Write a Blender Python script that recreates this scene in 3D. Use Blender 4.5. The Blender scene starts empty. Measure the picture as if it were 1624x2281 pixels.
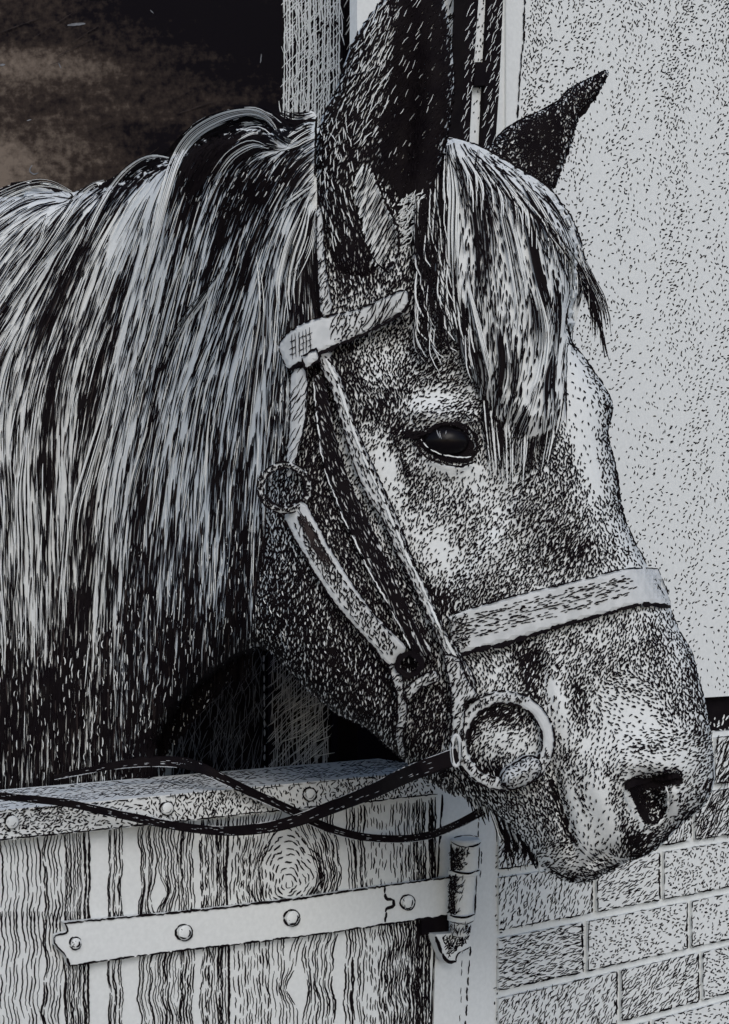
import bpy, math, random
import numpy as np
from mathutils import Vector, geometry
R = math.radians
rng = np.random.default_rng(11)
random.seed(5)
SC = bpy.context.scene
COL = SC.collection

# ------------------------------------------------------------------ camera, world, sun
F, UC, VH, EYE = 3100.0, 812.0, 1350.0, 1.5       # focal length in drawing units, centre, horizon, eye height
cam = bpy.data.cameras.new('camera'); cam_o = bpy.data.objects.new('camera', cam); COL.objects.link(cam_o)
cam_o.location = (0, 0, EYE); cam_o.rotation_euler = (R(90), 0, 0)
cam.sensor_fit = 'HORIZONTAL'; cam.sensor_width = 36; cam.lens = F / 1624 * 36
cam.shift_y = (VH - 1140.5) / 1624; cam.clip_start = 0.02; cam.clip_end = 500
SC.camera = cam_o
world = bpy.data.worlds.new('World'); SC.world = world; world.use_nodes = True
nt = world.node_tree; sky = nt.nodes.new('ShaderNodeTexSky'); sky.sky_type = 'NISHITA'; sky.sun_disc = False
SUN_EL, SUN_AZ = R(36), R(170)
sky.sun_elevation = SUN_EL; sky.sun_rotation = SUN_AZ
sky.air_density = 1.0; sky.dust_density = 1.5
bgn = nt.nodes['Background']; bgn.inputs[1].default_value = 0.13
nt.links.new(sky.outputs[0], bgn.inputs[0])
sun = bpy.data.lights.new('sun', 'SUN'); sun.energy = .95; sun.angle = R(28); sun.color = (1, .985, .96)
sun_o = bpy.data.objects.new('sun', sun); COL.objects.link(sun_o)
sun_o.rotation_euler = (R(54), 0, R(10)); sun_o.location = (1, -2, 4)
SC.view_settings.view_transform = 'Standard'; SC.view_settings.look = 'None'
SC.view_settings.exposure = 0.10; SC.view_settings.gamma = 1

# ------------------------------------------------------------------ materials
def mat(name, c1, c2=None, scale=30, rough=.7, spec=.3, stretch=(1, 1, 1), bump=0, detail=6, metal=0, lo=.35, hi=.65):
    m = bpy.data.materials.new(name); m.use_nodes = True
    t = m.node_tree; b = t.nodes['Principled BSDF']
    b.inputs['Roughness'].default_value = rough; b.inputs['Specular IOR Level'].default_value = spec
    b.inputs['Metallic'].default_value = metal
    tc = t.nodes.new('ShaderNodeTexCoord'); mp = t.nodes.new('ShaderNodeMapping'); mp.inputs['Scale'].default_value = stretch
    t.links.new(tc.outputs['Object'], mp.inputs[0])
    n = t.nodes.new('ShaderNodeTexNoise'); n.inputs['Scale'].default_value = scale; n.inputs['Detail'].default_value = detail
    t.links.new(mp.outputs[0], n.inputs['Vector'])
    r = t.nodes.new('ShaderNodeValToRGB'); r.color_ramp.elements[0].position = lo; r.color_ramp.elements[1].position = hi
    r.color_ramp.elements[0].color = (*c1, 1); r.color_ramp.elements[1].color = (*(c2 or c1), 1)
    t.links.new(n.outputs[0], r.inputs[0]); t.links.new(r.outputs[0], b.inputs['Base Color'])
    if bump:
        bp = t.nodes.new('ShaderNodeBump'); bp.inputs['Strength'].default_value = bump; bp.inputs['Distance'].default_value = .002
        t.links.new(n.outputs[0], bp.inputs['Height']); t.links.new(bp.outputs[0], b.inputs['Normal'])
    return m
INK = mat('black_ink', (.0035, .002, .0035), (.007, .005, .006), 60, .8, .08)
BRN = mat('thin_brown_ink', (.032, .024, .023), (.014, .010, .011), 90, .7, .1)
PALE = mat('pale_coat', (.62, .645, .65), (.67, .695, .70), 300, .85, .15)
PAINT = mat('pale_paint', (.62, .645, .65), (.67, .695, .70), 250, .85, .15)
STRAP = mat('pale_leather', (.47, .49, .50), (.56, .58, .59), 120, .8, .15)
GREY = mat('grey_stroke', (.36, .38, .41), (.50, .52, .55), 80, .8, .15)
DIM = mat('dim_scratch', (.10, .105, .12), (.20, .21, .23), 80, .8, .15)
GROUND = mat('concrete', (.22, .21, .2), (.3, .29, .28), 12, .9, .2, bump=.4)
SHINE = mat('eye_black', (.003, .002, .003), None, 10, .3, .15)
# interior wall: black, with mottled brown glare painted in towards one side
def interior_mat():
    m = bpy.data.materials.new('black_wall_glare'); m.use_nodes = True
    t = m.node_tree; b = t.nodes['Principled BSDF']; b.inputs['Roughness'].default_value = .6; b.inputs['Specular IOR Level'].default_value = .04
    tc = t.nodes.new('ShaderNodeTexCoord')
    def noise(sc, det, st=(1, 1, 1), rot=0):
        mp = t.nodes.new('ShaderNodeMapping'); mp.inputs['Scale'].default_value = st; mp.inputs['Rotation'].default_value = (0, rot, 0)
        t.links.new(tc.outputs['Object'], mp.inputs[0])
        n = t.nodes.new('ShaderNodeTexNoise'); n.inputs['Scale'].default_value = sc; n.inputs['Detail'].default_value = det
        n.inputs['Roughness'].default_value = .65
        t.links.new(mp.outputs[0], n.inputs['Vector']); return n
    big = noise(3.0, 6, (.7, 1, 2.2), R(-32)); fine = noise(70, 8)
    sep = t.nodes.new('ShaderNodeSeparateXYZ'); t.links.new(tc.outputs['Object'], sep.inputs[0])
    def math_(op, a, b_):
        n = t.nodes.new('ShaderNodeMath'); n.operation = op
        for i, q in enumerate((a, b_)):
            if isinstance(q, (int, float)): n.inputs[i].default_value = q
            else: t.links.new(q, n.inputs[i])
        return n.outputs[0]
    # brown glare put into the colour, low on the left of the wall
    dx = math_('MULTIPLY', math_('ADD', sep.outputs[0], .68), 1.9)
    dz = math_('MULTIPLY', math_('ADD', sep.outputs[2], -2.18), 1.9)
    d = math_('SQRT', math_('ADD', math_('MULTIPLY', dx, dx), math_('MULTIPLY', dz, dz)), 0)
    glare = math_('ADD', math_('SUBTRACT', .98, d), math_('MULTIPLY', math_('SUBTRACT', big.outputs[0], .5), 2.6))
    val = math_('ADD', glare, math_('MULTIPLY', math_('SUBTRACT', fine.outputs[0], .5), 1.5))
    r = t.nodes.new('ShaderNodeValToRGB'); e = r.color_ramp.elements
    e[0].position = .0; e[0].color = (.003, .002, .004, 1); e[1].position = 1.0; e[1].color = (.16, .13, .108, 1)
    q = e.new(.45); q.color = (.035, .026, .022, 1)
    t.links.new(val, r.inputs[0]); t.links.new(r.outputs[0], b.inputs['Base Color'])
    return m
GLARE_WALL = interior_mat()

# ------------------------------------------------------------------ object helpers
def tag(o, label=None, cat=None, group=None, kind=None):
    for k, v in (('label', label), ('category', cat), ('group', group), ('kind', kind)):
        if v: o[k] = v
    return o
def empty(name, loc, label, cat, group=None):
    o = bpy.data.objects.new(name, None); COL.objects.link(o); o.location = loc; o.empty_display_size = .05
    return tag(o, label, cat, group)
class MB:
    def __init__(s): s.v = []; s.n = 0; s.f = []; s.m = []
    def add(s, V, Fc, mi=0):
        V = np.asarray(V, float).reshape(-1, 3); s.v.append(V)
        if isinstance(Fc, np.ndarray): Fc = (Fc + s.n).tolist()
        else: Fc = [[i + s.n for i in f] for f in Fc]
        s.f += Fc; s.m += [mi] * len(Fc); s.n += len(V); return s
    def build(s, name, mats, parent=None, smooth=False):
        me = bpy.data.meshes.new(name)
        V = np.concatenate(s.v) if s.v else np.zeros((0, 3))
        if parent is not None: V = V - np.array(parent_world(parent))
        me.from_pydata(V.tolist(), [], s.f)
        for m in mats: me.materials.append(m)
        me.polygons.foreach_set('material_index', s.m)
        if smooth: me.polygons.foreach_set('use_smooth', [True] * len(s.f))
        me.update()
        o = bpy.data.objects.new(name, me); COL.objects.link(o)
        if parent is not None: o.parent = parent
        return o
def parent_world(p):
    w = np.array(p.location)
    if p.parent is not None: w = w + parent_world(p.parent)
    return w
def P3(u, v, d):
    u = np.asarray(u, float); v = np.asarray(v, float); d = np.asarray(d, float)
    return np.stack([(u - UC) * d / F, d + 0 * u, EYE - (v - VH) * d / F], -1)
# vertical wall plane turned 37 degrees, passing behind the head
TH = math.atan(.75); X0 = .104; D0 = 1.42
NW = np.array([math.sin(TH), -math.cos(TH), 0])
def wall(n=0.0):
    ox = X0 + n * math.sin(TH); od = D0 - n * math.cos(TH)
    return lambda u, v: (od - .75 * ox) / (1 - .75 * (np.asarray(u, float) - UC) / F) + 0 * np.asarray(v, float)
def front(d): return lambda u, v: d + 0 * np.asarray(u, float)
def level(z): return lambda u, v: (EYE - z) * F / (np.asarray(v, float) - VH)
def wall_xy(s, n=0.0):      # a point of the wall plane, s metres right of the hinge
    return np.array([X0 + s * math.cos(TH) + n * math.sin(TH), D0 + s * math.sin(TH) - n * math.cos(TH)])
def s_of_u(u):
    d = float(wall(0)(u, 0)); return (d - D0) / math.sin(TH)

def inpoly(poly, u, v):
    poly = np.asarray(poly, float); inside = np.zeros(np.shape(u), bool)
    x1, y1 = poly[-1]
    for x2, y2 in poly:
        if y1 != y2:
            c = ((y1 > v) != (y2 > v)) & (u < (x2 - x1) * (v - y1) / (y2 - y1) + x1)
            inside ^= c
        x1, y1 = x2, y2
    return inside
def resample(pts, step, closed=False, smooth=True):
    pts = [tuple(p) for p in pts]; P = np.array(pts, float)
    if smooth:
        out = []; n = len(P); rngi = range(n if closed else n - 1)
        for i in rngi:
            p0 = P[(i - 1) % n] if closed or i > 0 else P[0]; p1 = P[i]; p2 = P[(i + 1) % n]
            p3 = P[(i + 2) % n] if closed or i + 2 < n else P[-1]
            k = max(2, int(np.linalg.norm(p2 - p1) / step * 1.5))
            for j in range(k):
                t = j / k
                out.append(.5 * ((2 * p1) + (-p0 + p2) * t + (2 * p0 - 5 * p1 + 4 * p2 - p3) * t * t + (-p0 + 3 * p1 - 3 * p2 + p3) * t ** 3))
        if not closed: out.append(P[-1])
        P = np.array(out)
    if closed: P = np.vstack([P, P[:1]])
    seg = np.linalg.norm(np.diff(P, axis=0), axis=1); L = np.concatenate([[0], np.cumsum(seg)])
    n = max(3, int(L[-1] / step)); t = np.linspace(0, L[-1], n + 1)
    Q = np.stack([np.interp(t, L, P[:, k]) for k in range(P.shape[1])], -1)
    return Q[:-1] if closed else Q
def cdt(poly, step):
    poly = np.asarray(poly, float)
    u0, v0 = poly.min(0); u1, v1 = poly.max(0)
    U, V = np.meshgrid(np.arange(u0 + step / 2, u1, step), np.arange(v0 + step / 2, v1, step)); U = U.ravel(); V = V.ravel()
    U = U + (np.round((V - v0) / step) % 2) * step * .5
    k = inpoly(poly, U, V); U = U[k]; V = V[k]
    # keep a margin from the border
    keep = np.ones(len(U), bool)
    for a, b in zip(poly, np.roll(poly, -1, 0)):
        ab = b - a; L2 = (ab ** 2).sum() + 1e-9
        t = np.clip(((U - a[0]) * ab[0] + (V - a[1]) * ab[1]) / L2, 0, 1)
        keep &= (U - a[0] - t * ab[0]) ** 2 + (V - a[1] - t * ab[1]) ** 2 > (step * .35) ** 2
    U = U[keep]; V = V[keep]
    pts = np.vstack([poly, np.stack([U, V], -1)]); n = len(poly)
    r = geometry.delaunay_2d_cdt([Vector(p) for p in pts], [], [list(range(n))], 1, 1e-4)
    return np.array([tuple(p) for p in r[0]]), [list(f) for f in r[2]], pts[:n]
def border_of(faces):
    from collections import Counter
    c = Counter(); 
    for f in faces:
        for a, b in zip(f, f[1:] + f[:1]): c[(min(a, b), max(a, b))] += 1
    E = [(a, b) for f in faces for a, b in zip(f, f[1:] + f[:1]) if c[(min(a, b), max(a, b))] == 1]
    return E

def slab(mb, poly, df, thick, N=NW, mi=0):
    poly = np.asarray(poly, float); f = P3(poly[:, 0], poly[:, 1], df(poly[:, 0], poly[:, 1])); b = f - np.array(N) * thick
    n = len(poly); faces = [list(range(n)), list(range(2 * n - 1, n - 1, -1))] + [[i, (i + 1) % n, n + (i + 1) % n, n + i] for i in range(n)]
    mb.add(np.vstack([f, b]), faces, mi)
def relief(mb, poly, df, thick, step=10, mi=0, far=None, edge=0.0):
    V, Fc, _ = cdt(poly, step)
    D = df(V[:, 0], V[:, 1]); E = border_of(Fc)
    bi = set(i for e in E for i in e)
    if edge: D = D + np.array([edge if i in bi else 0 for i in range(len(V))])
    f = P3(V[:, 0], V[:, 1], D); b = f.copy(); b[:, 1] += thick; n = len(V)
    faces = Fc + [[i + n for i in q[::-1]] for q in Fc] + [[a, b_, b_ + n, a + n] for a, b_ in E]
    mb.add(np.vstack([f, b]), faces, mi)
    if far is not None:           # the same strap on the far side of the head
        g = f.copy(); g[:, 1] = 2 * far(V[:, 0]) - f[:, 1]; h = g.copy(); h[:, 1] -= thick
        mb.add(np.vstack([g, h]), faces, mi)
def tube(mb, path, r, k=10, closed=False, mi=0, flat=1.0):
    path = np.asarray(path, float); n = len(path)
    T = np.roll(path, -1, 0) - np.roll(path, 1, 0)
    if not closed: T[0] = path[1] - path[0]; T[-1] = path[-1] - path[-2]
    T /= np.linalg.norm(T, axis=1)[:, None] + 1e-12
    A = np.cross(T, [0, 1, 0]); A /= np.linalg.norm(A, axis=1)[:, None] + 1e-9; B = np.cross(T, A)
    r = np.broadcast_to(r, (n,))
    th = np.linspace(0, 2 * math.pi, k, endpoint=False)
    V = path[:, None] + r[:, None, None] * (np.cos(th)[None, :, None] * A[:, None] + flat * np.sin(th)[None, :, None] * B[:, None])
    idx = np.arange(n * k).reshape(n, k); a = idx; b = np.roll(idx, -1, 0)
    if not closed: a = idx[:-1]; b = idx[1:]
    q = np.stack([a, np.roll(a, -1, 1), np.roll(b, -1, 1), b], -1).reshape(-1, 4)
    mb.add(V.reshape(-1, 3), q, mi)
    if not closed: mb.add(V[[0, -1]].reshape(-1, 3), [list(range(k))[::-1], list(range(k, 2 * k))], mi)

# ------------------------------------------------------------------ pen strokes lying on a surface
def ribbons(mb, Pt, W, df, eps, mi=1, prof=None):
    N, K, _ = Pt.shape
    T = np.gradient(Pt, axis=1); T /= np.linalg.norm(T, axis=2)[..., None] + 1e-9
    Nn = np.stack([-T[..., 1], T[..., 0]], -1)
    if prof is None: prof = np.interp(np.linspace(0, 1, K), [0, .25, .75, 1], [.45, 1, 1, .4])
    w = np.broadcast_to(W, (N,))[:, None] * prof[None] * .5
    D = df(Pt[..., 0], Pt[..., 1]) - np.broadcast_to(eps, (N,))[:, None]
    A = Pt + Nn * w[..., None]; B = Pt - Nn * w[..., None]
    VA = P3(A[..., 0], A[..., 1], D); VB = P3(B[..., 0], B[..., 1], D)
    V = np.stack([VA, VB], 2).reshape(-1, 3)
    base = (np.arange(N) * K * 2)[:, None] + (np.arange(K - 1) * 2)[None]
    q = np.stack([base, base + 1, base + 3, base + 2], -1).reshape(-1, 4)
    mb.add(V, q, mi)
def dashes(mb, S, ang, L, W, df, eps=.0008, mi=1, jit=25, K=4, bend=12):
    """S seeds; ang callable (degrees, 90 upright, 45 leaning right)"""
    N = len(S)
    if not N: return
    L = L * rng.uniform(.65, 1.35, N); W = W * rng.uniform(.75, 1.25, N)
    j = rng.normal(0, jit, N); bd = rng.normal(0, bend, N)
    a0 = np.radians(ang(S[:, 0], S[:, 1]) + j)
    p = S - .5 * L[:, None] * np.stack([np.cos(a0), -np.sin(a0)], -1); out = [p]
    for i in range(K - 1):
        a = np.radians(ang(p[:, 0], p[:, 1]) + j + bd * (i - (K - 2) / 2))
        p = p + (L / (K - 1))[:, None] * np.stack([np.cos(a), -np.sin(a)], -1); out.append(p)
    ribbons(mb, np.stack(out, 1), W, df, eps * .6 + rng.uniform(0, .0003, N), mi)
def IW(a, b, st): return len(np.arange(a, b + st, st))
def seeds(poly, tone, area, tmax=.96, layers=1):
    """jittered-grid seeds whose ink coverage approaches tone(u, v)"""
    poly = np.asarray(poly, float); u0, v0 = poly.min(0); u1, v1 = poly.max(0)
    m = -math.log(1 - tmax); st = math.sqrt(area / m)
    U, V = np.meshgrid(np.arange(u0, u1 + st, st), np.arange(v0, v1 + st, st))
    U = (U + rng.uniform(-.5, .5, U.shape) * st).ravel(); V = (V + rng.uniform(-.5, .5, V.shape) * st).ravel()
    k = inpoly(poly, U, V); GI = (np.arange(len(U)) % IW(u0, u1, st)); GJ = np.arange(len(U)) // IW(u0, u1, st)
    TH_ = np.mod(52.9829189 * np.mod(.06711056 * GI + .00583715 * GJ, 1), 1)
    U = U[k]; V = V[k]; TH_ = TH_[k]
    t = tone(U, V) if callable(tone) else tone + 0 * U
    TH_ = np.where(rng.random(len(U)) < .3, rng.random(len(U)), TH_)
    t = np.clip(t, 0, tmax); k = TH_ < -np.log(1 - t) / m
    return np.stack([U[k], V[k]], -1)
def penline(mb, path, W, df, eps=.002, mi=1, dash=30, gap=2, jit=1.0, wj=.3):
    Q = resample(path, 5); i = 0; n = len(Q)
    while i < n - 1:
        k = max(3, int(dash * random.uniform(.5, 1.5) / 5)); seg = Q[i:i + k + 1]
        if len(seg) >= 2:
            seg = seg + rng.normal(0, jit * .5, seg.shape) + rng.normal(0, jit * .5, 2)
            ribbons(mb, seg[None], np.array([W * random.uniform(1 - wj, 1 + wj)]), df, eps + random.uniform(0, .0004), mi)
        i += k + int(round(gap * random.uniform(0, 2) / 5))
def const(a): return lambda u, v: a + 0 * np.asarray(u, float)

# ------------------------------------------------------------------ outlines of the horse
HEAD = [(-420, 620), (-300, 520), (-160, 478), (0, 452), (100, 440), (230, 430), (340, 385), (430, 335), (520, 300), (610, 300), (700, 280), (760, 300),
        (860, 330), (990, 318), (1050, 330), (1150, 385), (1210, 428), (1250, 480), (1275, 540), (1275, 640), (1265, 720), (1275, 762),
        (1300, 793), (1322, 825), (1345, 860), (1361, 890), (1366, 915), (1359, 945), (1354, 965), (1364, 1010), (1376, 1060), (1383, 1115),
        (1393, 1160), (1415, 1210), (1440, 1258), (1466, 1300), (1490, 1345), (1512, 1400), (1540, 1450), (1556, 1505), (1570, 1558),
        (1582, 1620), (1589, 1680), (1592, 1735), (1581, 1772), (1560, 1804), (1526, 1828), (1495, 1860), (1470, 1886), (1434, 1909),
        (1402, 1918), (1377, 1932), (1343, 1950), (1310, 1966), (1279, 1968), (1249, 1960), (1222, 1944), (1195, 1920), (1165, 1880),
        (1130, 1838), (1085, 1800), (1040, 1780), (1000, 1766), (955, 1740), (890, 1685), (850, 1650), (812, 1618), (750, 1590), (726, 1570), (685, 1536),
        (638, 1489), (601, 1450), (570, 1440), (530, 1455), (480, 1488), (425, 1535), (385, 1585), (352, 1645), (346, 1710), (340, 1800), (290, 1860),
        (100, 1900), (-150, 1900), (-350, 1800), (-450, 1500), (-480, 1000)]
HEAD_S = resample(HEAD, 7, closed=True)
GU0, GV0, GS = -520., -20., 8.
GNX, GNY = 270, 260
def poisson(poly, iters=900):
    U, V = np.meshgrid(GU0 + GS * np.arange(GNX), GV0 + GS * np.arange(GNY)); M = inpoly(poly, U, V)
    phi = np.zeros(M.shape)
    # coarse-to-fine start
    for it in range(iters):
        for par in (0, 1):
            s = np.zeros_like(phi); s[1:-1, 1:-1] = (phi[:-2, 1:-1] + phi[2:, 1:-1] + phi[1:-1, :-2] + phi[1:-1, 2:] + GS * GS) / 4
            chk = (np.add.outer(np.arange(GNY), np.arange(GNX)) % 2 == par) & M
            phi[chk] += 1.93 * (s[chk] - phi[chk])
    return np.clip(phi, 0, None)
def gsample(G, u, v):
    x = np.clip((np.asarray(u, float) - GU0) / GS, 0, GNX - 1.001); y = np.clip((np.asarray(v, float) - GV0) / GS, 0, GNY - 1.001)
    i = x.astype(int); j = y.astype(int); a = x - i; b = y - j
    return G[j, i] * (1 - a) * (1 - b) + G[j, i + 1] * a * (1 - b) + G[j + 1, i] * (1 - a) * b + G[j + 1, i + 1] * a * b
PHI = poisson(HEAD_S, 350)
def cdepth(u):
    t = np.clip((700 - np.asarray(u, float)) / 500, 0, 1); t = t * t * (3 - 2 * t)
    return 1.2 + .25 * t
BUMPS = [  # u, v, ru, rv, angle, metres: eye socket ridge, facial crest, cheek, nostril rim, lip, grooves
    (990, 925, 95, 30, 8, .010), (990, 985, 75, 40, 5, .006), (985, 1042, 80, 22, 5, .005), (870, 760, 70, 60, 0, -.010), (1120, 930, 60, 150, 10, -.002),
    (1050, 1290, 230, 28, -55, .007), (780, 1350, 170, 200, 0, .014), (1150, 1200, 40, 150, -25, -.006), (1310, 1180, 60, 200, -20, .004),
    (1245, 1570, 22, 90, -15, .006), (1200, 1500, 25, 90, -20, -.005), (1440, 1720, 110, 90, 0, .014), (1450, 1785, 38, 48, -20, -.026),
    (1462, 1738, 52, 14, 5, -.012), (1500, 1790, 14, 50, 0, .006), (1345, 1800, 26, 110, -20, .006), (1255, 1810, 14, 110, -15, -.012), (1330, 1915, 60, 12, -30, -.010),
    (1120, 1650, 90, 90, 0, .006), (1300, 1940, 60, 18, 0, .006), (905, 1480, 30, 26, 0, -.008), (840, 1160, 30, 300, -30, -.003)]
def bumps(u, v):
    h = 0 * np.asarray(u, float)
    for bu, bv, ru, rv, an, am in BUMPS:
        c, s = math.cos(R(an)), math.sin(R(an)); du = u - bu; dv = v - bv
        x = du * c + dv * s; y = -du * s + dv * c; h = h + am * np.exp(-(x / ru) ** 2 - (y / rv) ** 2)
    return h
def hh(u, v):
    p = np.sqrt(gsample(PHI, u, v)); t = p / (p + 70)
    q = np.clip(p / 30, 0, 1)
    return .150 * t + bumps(u, v) * q
def hd(u, v): return cdepth(u) - hh(u, v)          # depth of the near side of the horse

# near ear and far ear
EAR = [(905, -75), (872, -35), (848, 5), (812, 50), (785, 95), (768, 140), (748, 200), (722, 250), (707, 310), (703, 400), (705, 490), (713, 560),
       (735, 620), (790, 650), (850, 640), (900, 600), (945, 520), (972, 450), (978, 400), (990, 330), (1002, 270), (1010, 210), (1010, 150), (1002, 70), (990, 5), (972, -45), (940, -85)]
EAR_S = resample(EAR, 7, closed=True)
def ear_depth(u, v):
    t = np.clip((np.asarray(v, float) + 80) / 700, 0, 1); return 1.085 + .015 * t
_e = np.array(EAR_S)
def pdist(poly, u, v):
    d = np.full(np.shape(u), 1e9)
    for a, b in zip(poly, np.roll(poly, -1, 0)):
        ab = b - a; L2 = (ab ** 2).sum() + 1e-9
        t = np.clip(((u - a[0]) * ab[0] + (v - a[1]) * ab[1]) / L2, 0, 1)
        d = np.minimum(d, (u - a[0] - t * ab[0]) ** 2 + (v - a[1] - t * ab[1]) ** 2)
    return np.sqrt(d)
def ear_h(u, v):
    d = np.clip(pdist(_e, u, v), 0, 70) / 70; h = .026 * np.sqrt(np.clip(1 - (1 - d) ** 2, 0, 1))
    ax = 905 + (v - 250) * -.10
    return h - .020 * np.exp(-((u - ax) / 42) ** 2 - ((v - 330) / 270) ** 2) * np.clip(d * 2, 0, 1)
def ear_d(u, v): return ear_depth(u, v) - ear_h(np.asarray(u, float), np.asarray(v, float))
EAR2 = [(1075, 345), (1098, 318), (1122, 290), (1150, 272), (1178, 258), (1235, 230), (1270, 197), (1310, 176), (1350, 156), (1353, 168), (1338, 198), (1322, 222),
        (1300, 246), (1286, 270), (1278, 300), (1270, 330), (1257, 362), (1246, 392), (1234, 420), (1190, 430), (1120, 400)]
EAR2_S = resample(EAR2, 6, closed=True)
_e2 = np.array(EAR2_S)
def ear2_h(u, v):
    d = np.clip(pdist(_e2, u, v), 0, 40) / 40; return .013 * np.sqrt(np.clip(1 - (1 - d) ** 2, 0, 1))
def ear2_d(u, v): return 1.25 - ear2_h(np.asarray(u, float), np.asarray(v, float))

# ------------------------------------------------------------------ ink tone: hair colour with drawn shading in it (0 pale .. 9 black), 50-unit cells
COAT_SHADE = """
275 99999999888888 888899999999999999
325 77777788888888 888898456666666666
375 88888888888888 998898276566666666
425 55655666888778 887997383555555555
475 44555565677555 885988382554444444
525 44456565566654 895687272454444444
575 44556665566655 786486373354666666
625 55566655556566 598786364345555555
675 66666556555567 465685455344646444
725 76665566455567 366676465343433333
775 55666566455578 884577556432333333
825 45666465455578 885578656431433333
875 35575565455578 886543647441366666
925 45664465565588 877744756451177777
975 45664465566588 834765444553177777
1025 56654575466578 833365533455265555
1075 55555575466578 853353224446165555
1125 54554665566588 875355533555365555
1175 54556666667788 885334443566533333
1225 54456776677788 888533443577643333
1275 54565667777888 888853545555433333
1325 54665777788888 888877676555433333
1375 65666778898998 888866555544443444
1425 77777889999888 988887547655445544
1475 88998889999888 999977634764665555
1525 99998889999999 999987634636344566
1575 99898889999999 999988775416422466
1625 98778889999999 999888644423322355
1675 87777899999999 999988544253334334
1725 98888999999999 999988878553352434
1775 99999999999999 999999877664154854
1825 99999999999999 999999876674235566
1875 99999999999999 999999666675358545
1925 99999999999999 999999655556656555
"""
_lv = [0, .06, .16, .27, .38, .49, .60, .72, .85, .955]
_rows = [l.split() for l in COAT_SHADE.strip().splitlines()]
TV = np.array([float(r[0]) for r in _rows]); TM = np.array([[_lv[int(c)] for c in r[1] + r[2]] for r in _rows])
def coat_shade(u, v):
    x = np.clip((np.asarray(u, float) - 25) / 50, 0, TM.shape[1] - 1.001); y = np.clip((np.asarray(v, float) - 275) / 50, 0, TM.shape[0] - 1.001)
    i = x.astype(int); j = y.astype(int); a = x - i; b = y - j
    return TM[j, i] * (1 - a) * (1 - b) + TM[j, i + 1] * a * (1 - b) + TM[j + 1, i] * (1 - a) * b + TM[j + 1, i + 1] * a * b
SHADE_SPOTS = [(1258, 1690, 20, 42, -10, .35), (1290, 1750, 16, 50, -15, .2), (1178, 1480, 28, 55, -15, .35), (985, 1335, 55, 26, 40, .35), (868, 885, 60, 18, -35, .35), (960, 1090, 60, 22, 15, .25), (1100, 1010, 20, 60, 5, .25),
  (1180, 1110, 60, 120, 20, .12), (1240, 1040, 30, 60, 10, .15), (1290, 1240, 60, 40, -20, .2), (1470, 1440, 30, 70, -20, .2), (1330, 1660, 60, 30, 0, -.15), (1420, 1880, 60, 12, -18, .3), (1060, 1150, 40, 40, 0, .15), (1560, 1640, 12, 60, -6, .3), (640, 1400, 60, 120, 0, .08),  # drawn light and shade smaller than a cell: u, v, ru, rv, angle, change
    (985, 1225, 60, 28, 55, -.3), (1015, 1042, 75, 13, 5, -.5), (985, 890, 80, 20, -12, -.3), (1290, 900, 22, 110, -3, -.6), (1310, 1010, 16, 90, -14, -.4),
    (1243, 1560, 18, 50, -15, -.5), (1195, 1545, 20, 60, -25, .35), (1295, 1560, 16, 70, -5, .4), (1350, 1800, 22, 110, -15, -.5), (1385, 1840, 20, 80, -18, .5),
    (1430, 1870, 60, 14, -20, .35), (1500, 1788, 12, 40, -5, -.7), (1408, 1800, 8, 40, -25, -.5), (1475, 1690, 60, 12, 5, -.3), (1385, 1760, 12, 50, -15, -.1), (1540, 1815, 40, 9, 38, .45),
    (1262, 1830, 13, 80, -15, .5), (1280, 1800, 12, 110, -15, -.5), (1295, 1905, 40, 18, -50, -.4), (1110, 1650, 50, 30, 0, -.25), (1120, 1590, 80, 26, 10, .55), (1050, 1650, 22, 60, 0, .5), (1030, 1600, 30, 60, 0, .3),
    (1120, 1720, 80, 18, 10, .4), (1350, 930, 14, 50, 0, .35), (1380, 1080, 9, 90, -8, .4), (1545, 1500, 14, 100, -14, .25), (1325, 1720, 16, 60, -20, .3),
    (1060, 1460, 40, 20, 20, .3), (905, 1485, 30, 26, 0, .5), (1080, 960, 24, 60, 0, .3), (905, 960, 25, 12, 20, .4), (1500, 1480, 18, 60, -10, -.2),
    (1420, 1590, 50, 25, -10, -.25), (790, 1010, 18, 70, -20, -.2), (860, 1040, 22, 70, -15, -.35), (905, 1050, 8, 60, -12, .35), (880, 1190, 14, 60, -25, .4)]
def tone(u, v):
    t = coat_shade(u, v)
    for bu, bv, ru, rv, an, am in SHADE_SPOTS:
        c, s = math.cos(R(an)), math.sin(R(an)); du = u - bu; dv = v - bv
        x = du * c + dv * s; y = -du * s + dv * c; t = t + am * np.exp(-(x / ru) ** 2 - (y / rv) ** 2)
    return np.clip(t * .84 + .08 - .10 * np.clip((np.asarray(v) - 1760) / 80, 0, 1) * (np.asarray(u) > 1150), .085, .95)
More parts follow.
